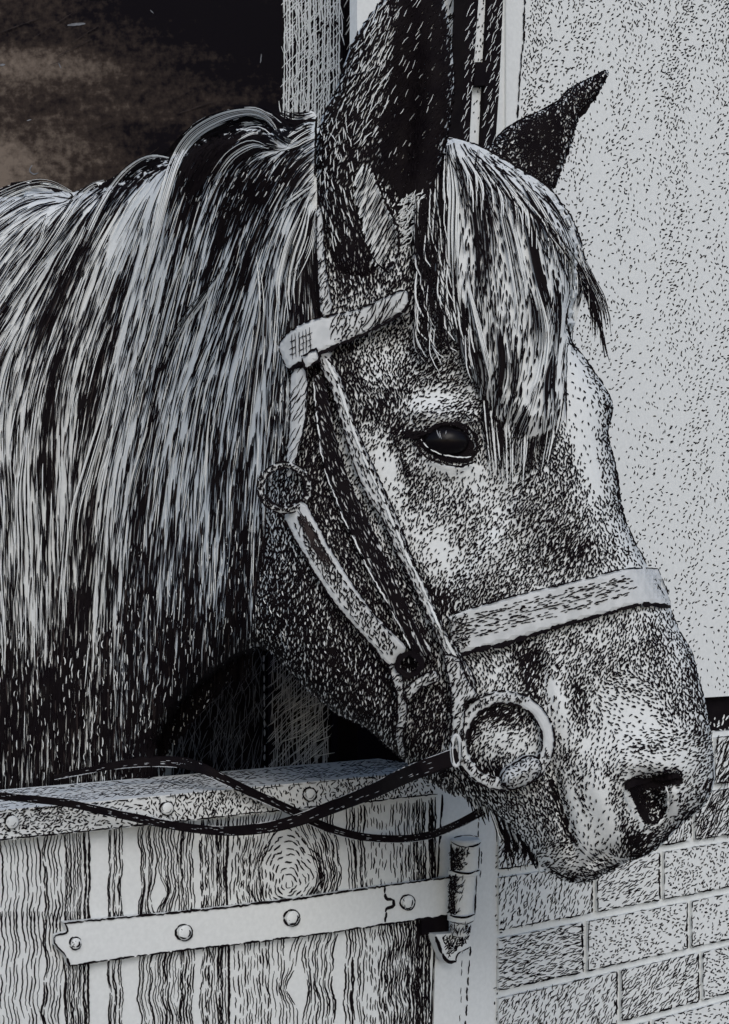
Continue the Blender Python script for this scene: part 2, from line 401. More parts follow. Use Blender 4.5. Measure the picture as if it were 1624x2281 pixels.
AC = [(725, 400, 95), (850, 300, 60), (950, 200, 60), (950, 480, 60), (800, 550, 100), (750, 640, 95), (880, 720, 65), (850, 850, 110), (950, 830, 52), (1000, 900, 20),
      (1080, 1000, 90), (900, 1030, 60), (850, 1100, 62), (950, 1130, 60), (1000, 1250, 55), (1150, 1100, 55), (1200, 1000, 100), (1250, 1200, 60), (1150, 1300, 52),
      (1380, 1100, 105), (1370, 930, 92), (1330, 850, 120), (1400, 1230, 115), (700, 1300, 82), (650, 1450, 92), (800, 1550, 88), (950, 1600, 75), (1100, 1440, 120),
      (1200, 1450, 60), (1300, 1450, 62), (1400, 1420, 72), (1480, 1420, 105), (1540, 1520, 100), (1400, 1550, 160), (1250, 1600, 90), (1100, 1620, 40), (1300, 1700, 70),
      (1360, 1850, 75), (1540, 1750, 45), (1480, 1860, 30), (1260, 1800, 110), (1150, 1850, 108), (1250, 1930, 30), (1100, 1780, 118), (1450, 1700, 175), (1330, 1930, 150), (800, 1200, 115), (900, 1300, 112)]
def head_ang(u, v):
    sx = 0; sy = 0
    for a, b, an in AC:
        w = 1 / (((u - a) ** 2 + (v - b) ** 2) + 900) ** 1.5
        sx = sx + w * math.cos(R(2 * an)); sy = sy + w * math.sin(R(2 * an))
    return np.degrees(np.arctan2(sy, sx)) / 2 % 180
def field(guides):
    pts = []; dr = []
    for g in guides:
        q = resample(g, 30); t = np.diff(q, axis=0); t /= np.linalg.norm(t, axis=1)[:, None] + 1e-9
        pts.append((q[1:] + q[:-1]) / 2); dr.append(t)
    pts = np.vstack(pts); dr = np.vstack(dr)
    # evaluate on a grid once
    U, V = np.meshgrid(np.arange(-100, 1460, 12.), np.arange(180, 1960, 12.)); A = np.zeros((*U.shape, 2))
    for p, t in zip(pts, dr):
        w = 1 / (((U - p[0]) ** 2 + (V - p[1]) ** 2) + 200) ** 1.6; A += w[..., None] * t
    A /= np.linalg.norm(A, axis=2)[..., None] + 1e-12
    def f(u, v):
        i = np.clip(((np.asarray(u) + 100) / 12).astype(int), 0, U.shape[1] - 1); j = np.clip(((np.asarray(v) - 180) / 12).astype(int), 0, U.shape[0] - 1)
        d = A[j, i]; return np.degrees(np.arctan2(-d[..., 1], d[..., 0]))
    return f

# ================================================================== setting
g = MB(); g.add([(-30, -10, 0), (30, -10, 0), (30, 60, 0), (-30, 60, 0)], [[0, 1, 2, 3]])
tag(g.build('ground', [GROUND]), kind='structure')

# inside of the stable: dark wall with painted glare across the back, side wall
iw = MB()
def box(mb, x0, x1, y0, y1, z0, z1, mi=0):
    V = [(x, y, z) for x in (x0, x1) for y in (y0, y1) for z in (z0, z1)]
    mb.add(V, [[0, 1, 3, 2], [4, 6, 7, 5], [0, 4, 5, 1], [2, 3, 7, 6], [0, 2, 6, 4], [1, 5, 7, 3]], mi)
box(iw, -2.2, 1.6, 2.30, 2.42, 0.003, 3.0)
DW = front(2.30)
for pth, w in [([(190, 52), (150, 56)], 5), ([(0, 145), (12, 144)], 4), ([(72, 368), (66, 380), (76, 388), (86, 385)], 3), ([(130, 140), (136, 152)], 3), ([(335, 22), (342, 30)], 3), ([(582, 120), (580, 140)], 3), ([(60, 268), (70, 266)], 3)]:
    penline(iw, pth, w, DW, .0006, 3, 60, 0, .6)
for i in range(9):
    a, b = random.uniform(-20, 420), random.uniform(0, 400)
    L = random.uniform(20, 90); penline(iw, [(a, b), (a + L, b - L * random.uniform(.3, .7))], random.uniform(1, 2.0), DW, .003, 2, 40, 0, .5)
s = iw.build('interior_wall', [GLARE_WALL, INK, BRN, DIM])
tag(s, 'black wall with painted brown glare at the back of the stable', 'wall')

# boarded partition seen under the neck
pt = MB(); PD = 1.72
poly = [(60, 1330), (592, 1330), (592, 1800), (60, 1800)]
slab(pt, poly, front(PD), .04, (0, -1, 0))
S = seeds([(340, 1440), (585, 1440), (585, 1740), (340, 1740)], .20, 60 * 1.3); dashes(pt, S, const(84), 62, 1.5, front(PD), .001, 2, 7, 5, 3)
S = seeds([(340, 1440), (585, 1440), (585, 1740), (340, 1740)], .10, 60 * 1.3); dashes(pt, S, const(58), 62, 1.2, front(PD), .002, 2, 9, 5, 3)
S = seeds([(340, 1440), (585, 1440), (585, 1740), (340, 1740)], .06, 60 * 1.3); dashes(pt, S, const(112), 62, 1.2, front(PD), .002, 2, 6, 5, 3)
penline(pt, [(588, 1460), (590, 1740)], 3.5, front(PD), .002, 3, 9, 9, .8)
tag(pt.build('stall_partition', [INK, INK, DIM, GREY]), 'dark boarded stall partition with fine pale scratches, seen in the gap under the neck', 'partition')

# timber post inside the opening, pale scratched front, darker side board
post = empty('timber_post', (-.06, 1.6, 0), 'pale hatched timber post between the dark interior and the raised near ear', 'post')
pm = MB(); pf = front(1.6)
fp = [(622, -700), (768, -700), (765, 0), (733, 1750), (732, 3600), (600, 3600), (603, 1750), (628, 0)]
slab(pm, fp, pf, .07, (0, -1, 0))
up = [(630, -40), (764, -40), (757, 330), (625, 330)]; lo = [(606, 1450), (734, 1450), (733, 1720), (604, 1720)]
for x in np.arange(633, 763, 6.5):
    penline(pm, [(x + random.uniform(-2, 2), -40), (x + random.uniform(-3, 3), 110), (x - 4 + random.uniform(-3, 3), 320)], 3.1, pf, .001, 2, 150, 2, 1.0)
S = seeds([(638, -40), (756, -40), (748, 320), (634, 320)], .34, 45 * 2.); dashes(pm, S, const(50), 30, 2.0, pf, .002, 2, 6, 4, 4)
S = seeds(up, .16, 45 * 2.); dashes(pm, S, const(100), 46, 2.0, pf, .002, 2, 6, 4, 4)
S = seeds(lo, .30, 60 * 1.5); dashes(pm, S, const(91), 60, 1.7, pf, .001, 3, 3, 4, 2)
S = seeds([(608, 1450), (715, 1450), (728, 1720), (606, 1720)], .30, 60 * 1.5); dashes(pm, S, const(48), 52, 1.7, pf, .002, 3, 5, 4, 3)
S = seeds([(640, 1560), (715, 1560), (728, 1720), (640, 1720)], .25, 60 * 1.5); dashes(pm, S, const(30), 46, 1.7, pf, .003, 2, 6, 4, 3)
pm.build('post', [INK, INK, PALE, GREY], post)
sb = MB(); sf = front(1.63)
sp = [(770, -700), (808, -700), (806, 0), (800, 600), (790, 3600), (736, 3600), (768, 0)]
slab(sb, sp, sf, .05, (0, -1, 0))
S = seeds([(768, -30), (808, -30), (790, 150), (765, 150)], .35, 45 * 2.); dashes(sb, S, const(62), 44, 2.0, sf, .002, 2, 5, 4, 3)
sb.build('side_board', [INK, INK, PALE], post)

# ---------------- wall right of the opening: render above, brick plinth below
wx = wall_xy(.15)
wallo = empty('stable_wall', (wx[0], wx[1], 0), 'pale speckled rendered wall with brick base, to the right of the horse', 'wall')
def wbox(mb, s0, s1, n0, n1, z0, z1, mi=0):
    V = []
    for s_ in (s0, s1):
        for n_ in (n0, n1):
            x, y = wall_xy(s_, n_)
            V += [(x, y, z0), (x, y, z1)]
    mb.add(V, [[0, 1, 3, 2], [4, 6, 7, 5], [0, 4, 5, 1], [2, 3, 7, 6], [0, 2, 6, 4], [1, 5, 7, 3]], mi)
ZB = EYE - .108          # bottom edge of the render
rp = MB(); W0 = wall(0.0)
wbox(rp, .055, 1.9, 0.0, -.10, ZB, 2.9)
def wtone(u, v):
    C = WT; x = np.clip((u - 1175) / 50, 0, 9 - 1.001); y = np.clip(v / 250, 0, 7 - 1.001); i = x.astype(int); j = y.astype(int); a = x - i; b = y - j
    t = C[j, i] * (1 - a) * (1 - b) + C[j, i + 1] * a * (1 - b) + C[j + 1, i] * (1 - a) * b + C[j + 1, i + 1] * a * b
    return t * WK * (.9 + .28 * np.sin(u / 17.0 + np.sin(v / 230) * 1.2))
WT = np.array([[.25, .22, .19, .15, .17, .17, .22, .24, .26], [.22, .19, .14, .09, .15, .10, .20, .17, .13], [.18, .17, .15, .05, .13, .05, .16, .14, .08],
               [.1, .1, .15, .12, .15, .04, .17, .10, .17], [.1, .1, .12, .13, .07, .06, .08, .08, .17], [.06, .06, .06, .05, .03, .10, .12, .10, .12], [.05, .05, .05, .05, .04, .04, .07, .08, .07]])
WK = 1.05
wp = [(1172, -40), (1700, -40), (1700, 1545), (1400, 1545), (1200, 700), (1158, 300)]
S = seeds(wp, wtone, 5.8 * 2.7, .6); dashes(rp, S, lambda u, v: 62 + 25 * np.sin(u / 37 + v / 71), 5.8, 2.9, W0, .0006, 1, 32, 3, 8)
penline(rp, [(1170, -40), (1168, 60), (1163, 120), (1156, 200), (1153, 262)], 4.2, W0, .002, 1, 40, 3, 1.2)
rp.build('render_panel', [PAINT, INK], wallo)
pb = MB(); wbox(pb, .055, 1.9, -.012, -.10, EYE - .150, ZB - .001)  # black recessed band under the render
DB = wall(-.012)
S = seeds([(1560, 1600), (1680, 1590), (1680, 1660), (1560, 1660)], .25, 30); dashes(pb, S, const(60), 9, 3, DB, .001, 1, 30, 3)
pb.build('plinth_band', [INK, PALE], wallo)
mo = MB(); wbox(mo, .042, 1.9, -.0045, -.10, .003, EYE - .1505)
mo.build('mortar', [PAINT, INK], wallo)
bk = MB(); BD = wall(0.0)
joints = [.152, .215, .2785, .3414, .404, .469]
while joints[-1] < 1.44: joints.append(joints[-1] + .0645)
vis = {0: [1480, 1590], 1: [1545], 2: [1325, 1475], 3: [1305, 1537], 4: [1380, 1562], 5: [1300, 1452]}
for r_, (za, zb) in enumerate(zip(joints[:-1], joints[1:])):
    ss = [s_of_u(x) for x in vis.get(r_, [1330 + (r_ % 3) * 55])]
    while ss[-1] < 1.9: ss.append(ss[-1] + (.11 if (r_ + len(ss)) % 3 == 0 else .2))
    ss = [.045] + ss
    for q, (sa, sb_) in enumerate(zip(ss[:-1], ss[1:])):
        if sb_ - sa < .03: continue
        a = sa + (.0045 if q else 0); b = sb_ - .0045; z0 = EYE - zb + .0045; z1 = EYE - za - .0045
        x0, y0 = wall_xy(a, 0); x1, y1 = wall_xy(b, 0)
        if q: wbox(bk, a, b, 0.0, -.02, z0, z1)
        uv = lambda s_, z: (UC + F * wall_xy(s_)[0] / wall_xy(s_)[1], VH + (EYE - z) * F / wall_xy(s_)[1])
        c = [uv(a, z1), uv(b, z1), uv(b, z0), uv(a, z0)]
        if c[0][0] > 1700 or c[0][1] > 2400: 
            if not q: wbox(bk, a, b, 0.0, -.02, z0, z1)
            continue
        if not q: wbox(bk, a, b, 0.0, -.02, z0, z1)
        c2 = [(x, y) for x, y in c]
        if c2[0][0] < 1106: c2[0] = (1106, c2[0][1]); c2[3] = (1106, c2[3][1])
        an = random.choice([35, 50, 70, 20, 60]); tn = random.uniform(.17, .27)
        S = seeds(c2, tn * 1.1, 6.5 * 2.8, .7)
        if random.random() < .35: dashes(bk, S, const(an), 11, 2.5, BD, .001, 1, 14, 3)
        else: dashes(bk, S, const(an), 6.5, 2.8, BD, .001, 1, 38, 3)
        penline(bk, [c2[3], c2[2]], 3.6, BD, .001, 1, 26, 7, 1.4); penline(bk, [c2[0], c2[1]], 2.2, BD, .001, 1, 16, 12, 1.2)  # dark edge lines draw the shade below and beside each brick
        penline(bk, [c2[1], c2[2]], 4.0, BD, .001, 1, 30, 4, 1.2)
        if q: penline(bk, [c2[0], c2[3]], 2.6, BD, .001, 1, 30, 8, 1.2)
        if q and c2[0][0] > 1440 and r_ < 2:
            S = seeds(c2, .6, 34 * 2.6, .9); dashes(bk, S, const(62), 30, 2.6, BD, .0015, 1, 10, 3)
bk.build('brickwork', [PAINT, INK], wallo)

# ---------------- door frame: pale painted jamb in front of the wall end
fr = MB(); FD = wall(-.003)
jl = [(797, -700), (1172, -700), (1166, 150), (1150, 700), (1125, 1500), (1102, 2281), (1060, 4400), (950, 4400), (966, 2281), (985, 1500), (790, 1200), (795, 300)]
slab(fr, jl, FD, .012)
penline(fr, [(1068, 1800), (1066, 1860), (1073, 1900), (1070, 1960)], 2.6, FD, .001, 1, 12, 8, 1)
penline(fr, [(1048, 2110), (1043, 2180), (1036, 2300)], 3.6, FD, .001, 1, 22, 6, 1.4)
penline(fr, [(1030, 2110), (1024, 2300)], 1.8, FD, .001, 1, 12, 14, 1)
S = seeds([(1106, 1880), (1125, 1880), (1110, 2281), (1100, 2281)], .12, 26, .6); dashes(fr, S, const(60), 7, 3, FD, .001, 1, 40, 3)
penline(fr, [(985, 1770), (972, 1960), (958, 2300)], 9, FD, .001, 1, 60, 0, 1)
o = fr.build('door_frame', [PAINT, INK]); tag(o, 'plain white painted door frame running down beside the iron hinge', 'door frame')

# upper door, folded back and seen edge-on
ud = empty('upper_door', (.12, 1.36, 1.85), 'narrow upper door seen edge-on, two dark strips with a pale gap above the forelock', 'door')
UD = wall(.04)
for pl, ti in (([(1043, -700), (1070, -700), (1066, 0), (1052, 200), (1040, 420), (1022, 420), (1033, 200), (1043, 0)], 0),
               ([(1094, -700), (1124, -700), (1121, 0), (1112, 200), (1097, 420), (1070, 420), (1080, 200), (1090, 0)], 1)):
    m_ = MB(); slab(m_, pl, UD, .022)
    vis_ = [(x, y) for x, y in pl[2:]] + [pl[2]]
    S = seeds([pl[7], pl[2], pl[3], pl[6]], .16, 18 * 1.2, .6); dashes(m_, S, const(62), 16, 1.2, UD, .001, 2, 8, 3)
    S = seeds([pl[6], pl[3], pl[4], pl[5]], .14, 18 * 1.2, .6); dashes(m_, S, const(62), 16, 1.2, UD, .001, 2, 8, 3)
    m_.build('edge_board', [INK, INK, PALE], ud)
m_ = MB(); gp = [(1067, -700), (1096, -700), (1092, 0), (1081, 200), (1071, 420), (1038, 420), (1050, 200), (1064, 0)]
slab(m_, gp, wall(.034), .02)
S = seeds([(1066, -30), (1090, -30), (1080, 200), (1052, 330)], .16, 22, .5); dashes(m_, S, const(60), 6, 3, wall(.034), .001, 1, 30, 3)
m_.build('centre_panel', [PAINT, INK], ud)
m_ = MB(); slab(m_, [(1060, 138), (1084, 138), (1080, 190), (1056, 190)], wall(.042), .012); m_.build('bracket', [INK], ud)

# ================================================================== stable door (lower half)
dp = wall_xy(-.25)
door = empty('stable_door', (dp[0], dp[1], .2), 'lower half of a weathered board stable door with iron strap hinge, the horse leaning over it', 'stable door')
pn = MB(); PF = wall(0.0)
ZT, ZR = EYE - .1626, EYE - .186
dl = [(-420, 1880), (0, 1850), (225, 1836), (625, 1798), (833, 1778), (984, 1764), (972, 1960), (958, 2281), (940, 4000), (-420, 4600)]
slab(pn, dl, PF, .045)
KN = [(642, 1950, 60), (348, 1990, 16), (664, 2200, 22)]
def grain(u0, v0, v1, w, dash, gap, wob=2.2, ph=None, jit=1.0):
    ph = random.uniform(0, 9) if ph is None else ph
    v = np.arange(v0, v1, 9.); u = u0 + wob * np.sin(v / 31 + ph) + wob * .7 * np.sin(v / 12.7 + ph * 2) + rng.normal(0, .6, len(v))
    for ku, kv, kr in KN:
        d = u0 - ku; u = u + np.sign(d) * kr * np.exp(-(abs(d) / (kr * 1.2)) ** 1.3) * np.exp(-((v - kv) / (kr * 1.7)) ** 2)
    penline(pn, np.stack([u, v], -1), w, PF, .0008, 1, dash, gap, jit)
def top_v(u): return 1850 - (u) * .0875
sets = [(-30, 95, 11, 2.6, 80, 8, 3.2), (95, 138, 5, 3.2, 70, 5, 4), (142, 194, 9, 2.8, 110, 5, 1.5), (196, 200, 2, 3.6, 120, 3, .8), (238, 274, 5, 3.2, 60, 5, 2.2), (308, 395, 12, 2.8, 90, 6, 4.2),
        (395, 432, 6, 3.0, 60, 5, 2.4), (445, 470, 4, 3.0, 26, 10, 2), (472, 504, 6, 3.0, 90, 5, 1.4), (509, 512, 2, 4.6, 300, 0, .6), (522, 600, 9, 2.8, 26, 9, 2.4), (600, 700, 10, 2.6, 50, 8, 2.6),
        (700, 745, 6, 3.0, 50, 6, 4), (768, 812, 6, 3.4, 60, 6, 2.4), (815, 860, 6, 2.4, 14, 14, 1.8), (868, 905, 5, 2.5, 34, 10, 2.2), (908, 950, 8, 3.0, 60, 6, 1.8), (955, 972, 4, 4.0, 120, 2, .6)]
for a, b, n, w, ds, gp_, wo in [(q[0], q[1], int(q[2] * 1.25), q[3] * 1.05, q[4] * 1.4, q[5], q[6] * .8) for q in sets]:
    ph = random.uniform(0, 9)
    for i in range(n):
        u = a + (b - a) * (i + random.uniform(.2, .8)) / n
        uu = min(u, 955 + (2281 - 2100) * 0)
        grain(u, top_v(u) + random.uniform(8, 20), 2070, w * random.uniform(.7, 1.2), ds, gp_, wo, ph)
        lowu = u if u < 940 else u - 14
        grain(lowu, 2030, 2330, w * random.uniform(.7, 1.2), ds * 1.1, gp_, wo * 1.2, ph + 1.5)
for u in np.arange(846, 945, 6.):
    grain(u + random.uniform(-1, 1), 2050, 2330, 3.0, 70, 5, 3.4, u / 40)
for ku, kv, kr in KN:
    for q, r_ in enumerate(np.arange(8, 78, 8.5) if kr > 40 else []):
        t = np.linspace(0, 2 * math.pi, 30) + random.uniform(0, 6); rr = r_ * (1 + .08 * np.sin(3 * t + 1) + .06 * np.sin(5 * t + q * .4))
        penline(pn, np.stack([ku + 2 + rr * np.cos(t) * .95, kv + 22 - r_ * .30 + rr * 1.25 * np.sin(t)], -1), 3.3, PF, .001, 1, 14 + q * 2, 7, 1.6)
pn.build('door_panel', [PAINT, INK], door)

rl = MB(); RF = wall(.014)
strip = [(-420, 1845), (0, 1799), (125, 1786), (500, 1752), (800, 1722), (985, 1703), (985, 1768), (833, 1784), (625, 1804), (225, 1844), (0, 1862), (-420, 1905)]
def dz(u, n=.014): return float(wall(n)(u, 0))
# rail as a real beam: top at ZT, lower edge at ZR, .115 deep
s0, s1 = -.62, s_of_u(984)
def beam(mb, s0, s1, n0, n1, z0, z1, mi=0): wbox(mb, s0, s1, n0, n1, z0, z1, mi)
beam(rl, s0, s1, .014, -.105, ZR - .001, ZT)
vf = lambda u, z, n: VH + (EYE - z) * F / float(wall(n)(u, 0))
us = [-40, 120, 300, 480, 660, 840, 975]
fpoly = [(u, vf(u, ZT, .014)) for u in us] + [(u, vf(u, ZR, .014)) for u in us[::-1]]
S = seeds(fpoly, lambda u, v: .36 + .12 * np.sin(u / 60), 9 * 3., .7); dashes(rl, S, lambda u, v: np.where(u > 330, 88, 20), 8.5, 3.0, RF, .0008, 1, 30, 3)
penline(rl, [(u, vf(u, ZR, .014)) for u in us], 3.4, RF, .0012, 1, 60, 2, 1)
penline(rl, [(u, vf(u, ZT, .014) + 3) for u in us], 2.4, RF, .0012, 1, 20, 12, 1)
TF = level(ZT)
tpoly = [(u, vf(u, ZT, .014) - 6) for u in us] + [(u, vf(u, ZT, -.105) + 3) for u in us[::-1]]
S = seeds(tpoly, lambda u, v: .58 + .14 * np.sin(u / 45 + v / 9), 11 * 3., .8); dashes(rl, S, const(6), 11, 3.0, TF, .0, 1, 14, 3)
o_ = rl.build('top_rail', [PAINT, INK], door)
# stroke height above the level top: lift them a hair
for (bu, bv) in ((26, 1831), (372, 1801), (690, 1770)):
    m_ = MB(); c = P3(bu, bv, float(RF(bu, bv)))
    def disc(mb, c, r, h, N, k=20, mi=0, dome=.35):
        N = np.array(N, float); A = np.array([N[1], -N[0], 0]); A /= np.linalg.norm(A); B = np.array([0, 0, 1.]); V = []
        lv = [(1, 0), (1, h * .5), (.8, h * .85), (.45, h)]
        for rr, hz in lv:
            for t in np.linspace(0, 2 * math.pi, k, endpoint=False): V.append(c + N * hz + r * rr * (math.cos(t) * A + math.sin(t) * B))
        V.append(c + N * h * 1.05); fs = []
        for L_ in range(3):
            for i in range(k): fs.append([L_ * k + i, L_ * k + (i + 1) % k, (L_ + 1) * k + (i + 1) % k, (L_ + 1) * k + i])
        for i in range(k): fs.append([3 * k + i, 3 * k + (i + 1) % k, 4 * k])
        mb.add(V, fs, mi)
    disc(m_, c, .0055, .003, NW)
    t = np.linspace(0, 2 * math.pi, 24)
    penline(m_, np.stack([bu + 15 * np.cos(t), bv + 15 * np.sin(t)], -1), 4.2, RF, .0016, 1, 30, 1, 1)
    penline(m_, np.stack([bu + 9 * np.cos(t[:14]), bv + 9 * np.sin(t[:14])], -1), 1.8, RF, .0048, 1, 10, 6, 1)
    b_ = m_.build('screw', [PAINT, INK], o_)

# strap hinge
hg = MB(); HF = wall(.008)
strap = [(143, 2055), (300, 2042), (442, 2028), (640, 2005), (812, 1980), (1004, 1955), (1004, 2038), (812, 2066), (640, 2090), (400, 2118), (155, 2152), (146, 2130), (124, 2106), (124, 2084), (150, 2076)]
slab(hg, strap, HF, .0075)
penline(hg, strap[:6], 5, HF, .001, 1, 40, 1, 1.2); penline(hg, strap[6:11], 4.2, HF, .001, 1, 40, 2, 1.2)
penline(hg, [strap[0], (150, 2076), (124, 2084), (120, 2096), (124, 2106), (146, 2130), strap[10]], 5, HF, .001, 1, 40, 0, 1)
penline(hg, [(858, 1974), (858, 1998), (875, 2004), (878, 2018), (862, 2026), (858, 2056)], 6, HF, .001, 1, 30, 0, 1.4)
ho = hg.build('strap_hinge', [PAINT, INK], door)
for bu, bv, br in ((168, 2101, 13), (410, 2077, 18), (650, 2045, 18), (908, 2010, 17)):
    m_ = MB(); dd = float(HF(bu, bv)); disc(m_, P3(bu, bv, dd), br * dd / F * .92, .004, NW)
    t = np.linspace(0, 2 * math.pi, 24); t0 = random.uniform(-1, 1)
    penline(m_, np.stack([bu + br * np.cos(t), bv + br * np.sin(t)], -1), 4.4, HF, .0014, 1, 30, 0, 1)
    t = np.linspace(-.4, 2.4, 12); penline(m_, np.stack([bu + (br - 4) * np.cos(t), bv + (br - 4) * np.sin(t)], -1), 4, HF, .0062, 1, 12, 2, 1)
    S = seeds([(bu - 9, bv - 7), (bu + 9, bv - 9), (bu + 9, bv + 9), (bu - 7, bv + 9)], .3, 14, .7); dashes(m_, S, const(60), 5, 2.4, HF, .0064, 1, 40, 3)
    m_.build('bolt', [PAINT, INK], ho)
# knuckle: turned barrel with collars
kc = P3(1037, 1870, float(wall(.02)(1037, 0))); kd = kc[1]; sc = kd / F
prof = [(1868, 0), (1868, 31), (1872, 35), (1884, 35), (1888, 33), (1936, 33), (1938, 36), (1946, 36), (1948, 31), (2032, 29), (2036, 31), (2048, 31), (2050, 25), (2076, 24), (2082, 20), (2082, 0)]
k = 28; V = []; fs = []
th = np.linspace(0, 2 * math.pi, k, endpoint=False)
for i, (v_, r_) in enumerate(prof):
    cx = kc[0] - (v_ - 1868) * .055 * sc; z = EYE - (v_ - VH) * sc
    for t in th: V.append((cx + r_ * sc * math.cos(t), kd + r_ * sc * math.sin(t), z))
for i in range(len(prof) - 1):
    for j in range(k): fs.append([i * k + j, i * k + (j + 1) % k, (i + 1) * k + (j + 1) % k, (i + 1) * k + j])
km = MB(); km.add(V, fs)
def KF(u, v):
    cu = 1037 - (v - 1868) * .055; x = np.clip((u - cu) / 34, -.98, .98); return kd - 34 * sc * np.sqrt(1 - x * x) - .0006
penline(km, [(1004, 1875), (1020, 1884), (1040, 1887), (1060, 1884), (1071, 1876)], 3.6, KF, .002, 1, 40, 1, .7)
penline(km, [(1010, 1866), (1030, 1861), (1050, 1861), (1066, 1866)], 2.4, KF, .002, 1, 40, 1, .7)
penline(km, [(1004, 1938), (1020, 1944), (1045, 1946), (1069, 1938)], 4.2, KF, .003, 1, 40, 0, .7)
penline(km, [(1002, 2038), (1015, 2042), (1040, 2043), (1058, 2036)], 4.2, KF, .003, 1, 40, 0, .7)
penline(km, [(1003, 2052), (1020, 2057), (1040, 2057), (1056, 2050)], 3.0, KF, .003, 1, 40, 0, .7)
penline(km, [(1005, 1880), (1006, 1938)], 5, KF, .001, 1, 40, 0, .5); penline(km, [(1068, 1885), (1066, 1935)], 3, KF, .001, 1, 40, 0, .5)
penline(km, [(1063, 1950), (1058, 2035)], 4, KF, .001, 1, 60, 0, .6)
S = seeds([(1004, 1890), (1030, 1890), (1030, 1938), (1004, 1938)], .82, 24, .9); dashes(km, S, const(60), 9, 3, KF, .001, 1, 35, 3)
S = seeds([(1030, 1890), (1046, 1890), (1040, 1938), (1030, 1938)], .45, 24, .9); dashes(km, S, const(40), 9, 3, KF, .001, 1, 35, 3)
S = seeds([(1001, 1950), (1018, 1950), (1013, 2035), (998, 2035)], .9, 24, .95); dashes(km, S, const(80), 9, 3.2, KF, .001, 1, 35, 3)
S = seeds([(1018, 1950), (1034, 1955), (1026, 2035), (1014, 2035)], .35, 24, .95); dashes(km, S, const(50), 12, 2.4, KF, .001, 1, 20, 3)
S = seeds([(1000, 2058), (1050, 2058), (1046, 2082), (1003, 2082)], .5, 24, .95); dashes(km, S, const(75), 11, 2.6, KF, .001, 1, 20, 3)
km.build('hinge_knuckle', [PAINT, INK], door, smooth=False)
br_ = MB(); BF = wall(.016)
bp_ = [(970, 2082), (1050, 2076), (1047, 2112), (1022, 2124), (1014, 2142), (996, 2146), (990, 2136), (975, 2100)]
slab(br_, bp_, BF, .012)
penline(br_, [(972, 2086), (978, 2104), (994, 2140), (1016, 2142)], 7, BF, .001, 1, 60, 0, .8); penline(br_, [(1016, 2142), (1022, 2124), (1047, 2110)], 3, BF, .001, 1, 20, 3, 1)
S = seeds([(985, 2086), (1045, 2082), (1040, 2100), (1000, 2130)], .75, 24, .9); dashes(br_, S, const(60), 9, 3, BF, .001, 1, 30, 3)
br_.build('hinge_bracket', [PAINT, INK], door)
gs = MB(); slab(gs, [(940, 2050), (1000, 2040), (1000, 2086), (965, 2092), (958, 2080), (940, 2084)], wall(.006), .004)
gs.build('hinge_backplate', [INK], door)

# ================================================================== horse
horse = empty('horse', (.05, 1.25, 1.0), 'dark horse with long streaked mane looking right over the stable door', 'horse')
bd = MB()
V2, F2, _ = cdt(HEAD_S, 11)
E2 = border_of(F2); bset = np.zeros(len(V2), bool); bset[[i for e in E2 for i in e]] = True
Hh = np.where(bset, 0, hh(V2[:, 0], V2[:, 1])); cd = cdepth(V2[:, 0])
Hh = np.where(bset, 0, np.maximum(Hh, .002))
fr_ = P3(V2[:, 0], V2[:, 1], cd - Hh); bk_ = fr_.copy(); bk_[:, 1] = cd + Hh
n = len(V2); mp_ = np.arange(n) + n; mp_[bset] = np.arange(n)[bset]
bd.add(np.vstack([fr_, bk_]), F2 + [[int(mp_[i]) for i in q[::-1]] for q in F2], 0)
nsm = len(bd.f)
def shell(mb, poly, dfun, hfun, step):
    V, Fc, _ = cdt(poly, step); E = border_of(Fc); bs = np.zeros(len(V), bool); bs[[i for e in E for i in e]] = True
    h = hfun(V[:, 0], V[:, 1]); h = np.where(bs, 0, h); d = dfun(V[:, 0], V[:, 1])
    f = P3(V[:, 0], V[:, 1], d - h); b = f.copy(); b[:, 1] = d + np.abs(h) * .6 + np.where(bs, 0, .004); m = np.arange(len(V)) + len(V); m[bs] = np.arange(len(V))[bs]
    mb.add(np.vstack([f, b]), Fc + [[int(m[i]) for i in q[::-1]] for q in Fc], 0)
shell(bd, EAR_S, ear_depth, ear_h, 9)
shell(bd, EAR2_S, const(1.25), ear2_h, 8)
nsm = len(bd.f)
# ink strokes over the head, denser where shade is drawn
nv0, nf0, vcount = len(bd.v), len(bd.f), bd.n
hp = [(560, 420), (700, 300), (1000, 320), (1250, 480), (1275, 740)] + [tuple(p) for p in HEAD if p[0] > 1260 and 755 < p[1]] + \
     [(1240, 1958), (1195, 1922), (1130, 1840), (1040, 1782), (955, 1742), (890, 1687), (812, 1620), (726, 1572), (638, 1491), (601, 1452), (560, 1450)]
hp = [(560, 420), (700, 300), (1000, 320), (1150, 385), (1250, 480), (1272, 560), (1268, 740)] + [p for p in HEAD[21:79]] + [(560, 1450)]
Hd = lambda u, v: hd(u, v)
def dens(lo_, hi_): return lambda u, v: np.where((tone(u, v) >= lo_) & (tone(u, v) < hi_), tone(u, v), 0)
S = seeds(hp, dens(0, .66), 7.2 * 2.9, .75); dashes(bd, S, head_ang, 7.6, 3.0, Hd, .0013, 1, 20, 4, 18)
S = seeds(hp, dens(.66, 2), 10.5 * 3.2, .95); dashes(bd, S, head_ang, 10.5, 3.4, Hd, .0013, 1, 15, 4, 10)
# pale flecks left in the darkest parts
S = seeds(hp, lambda u, v: np.where(tone(u, v) > .8, .07, 0), 9 * 2.4, .4); dashes(bd, S, head_ang, 9, 2.6, Hd, .0030, 2, 15, 3, 8)
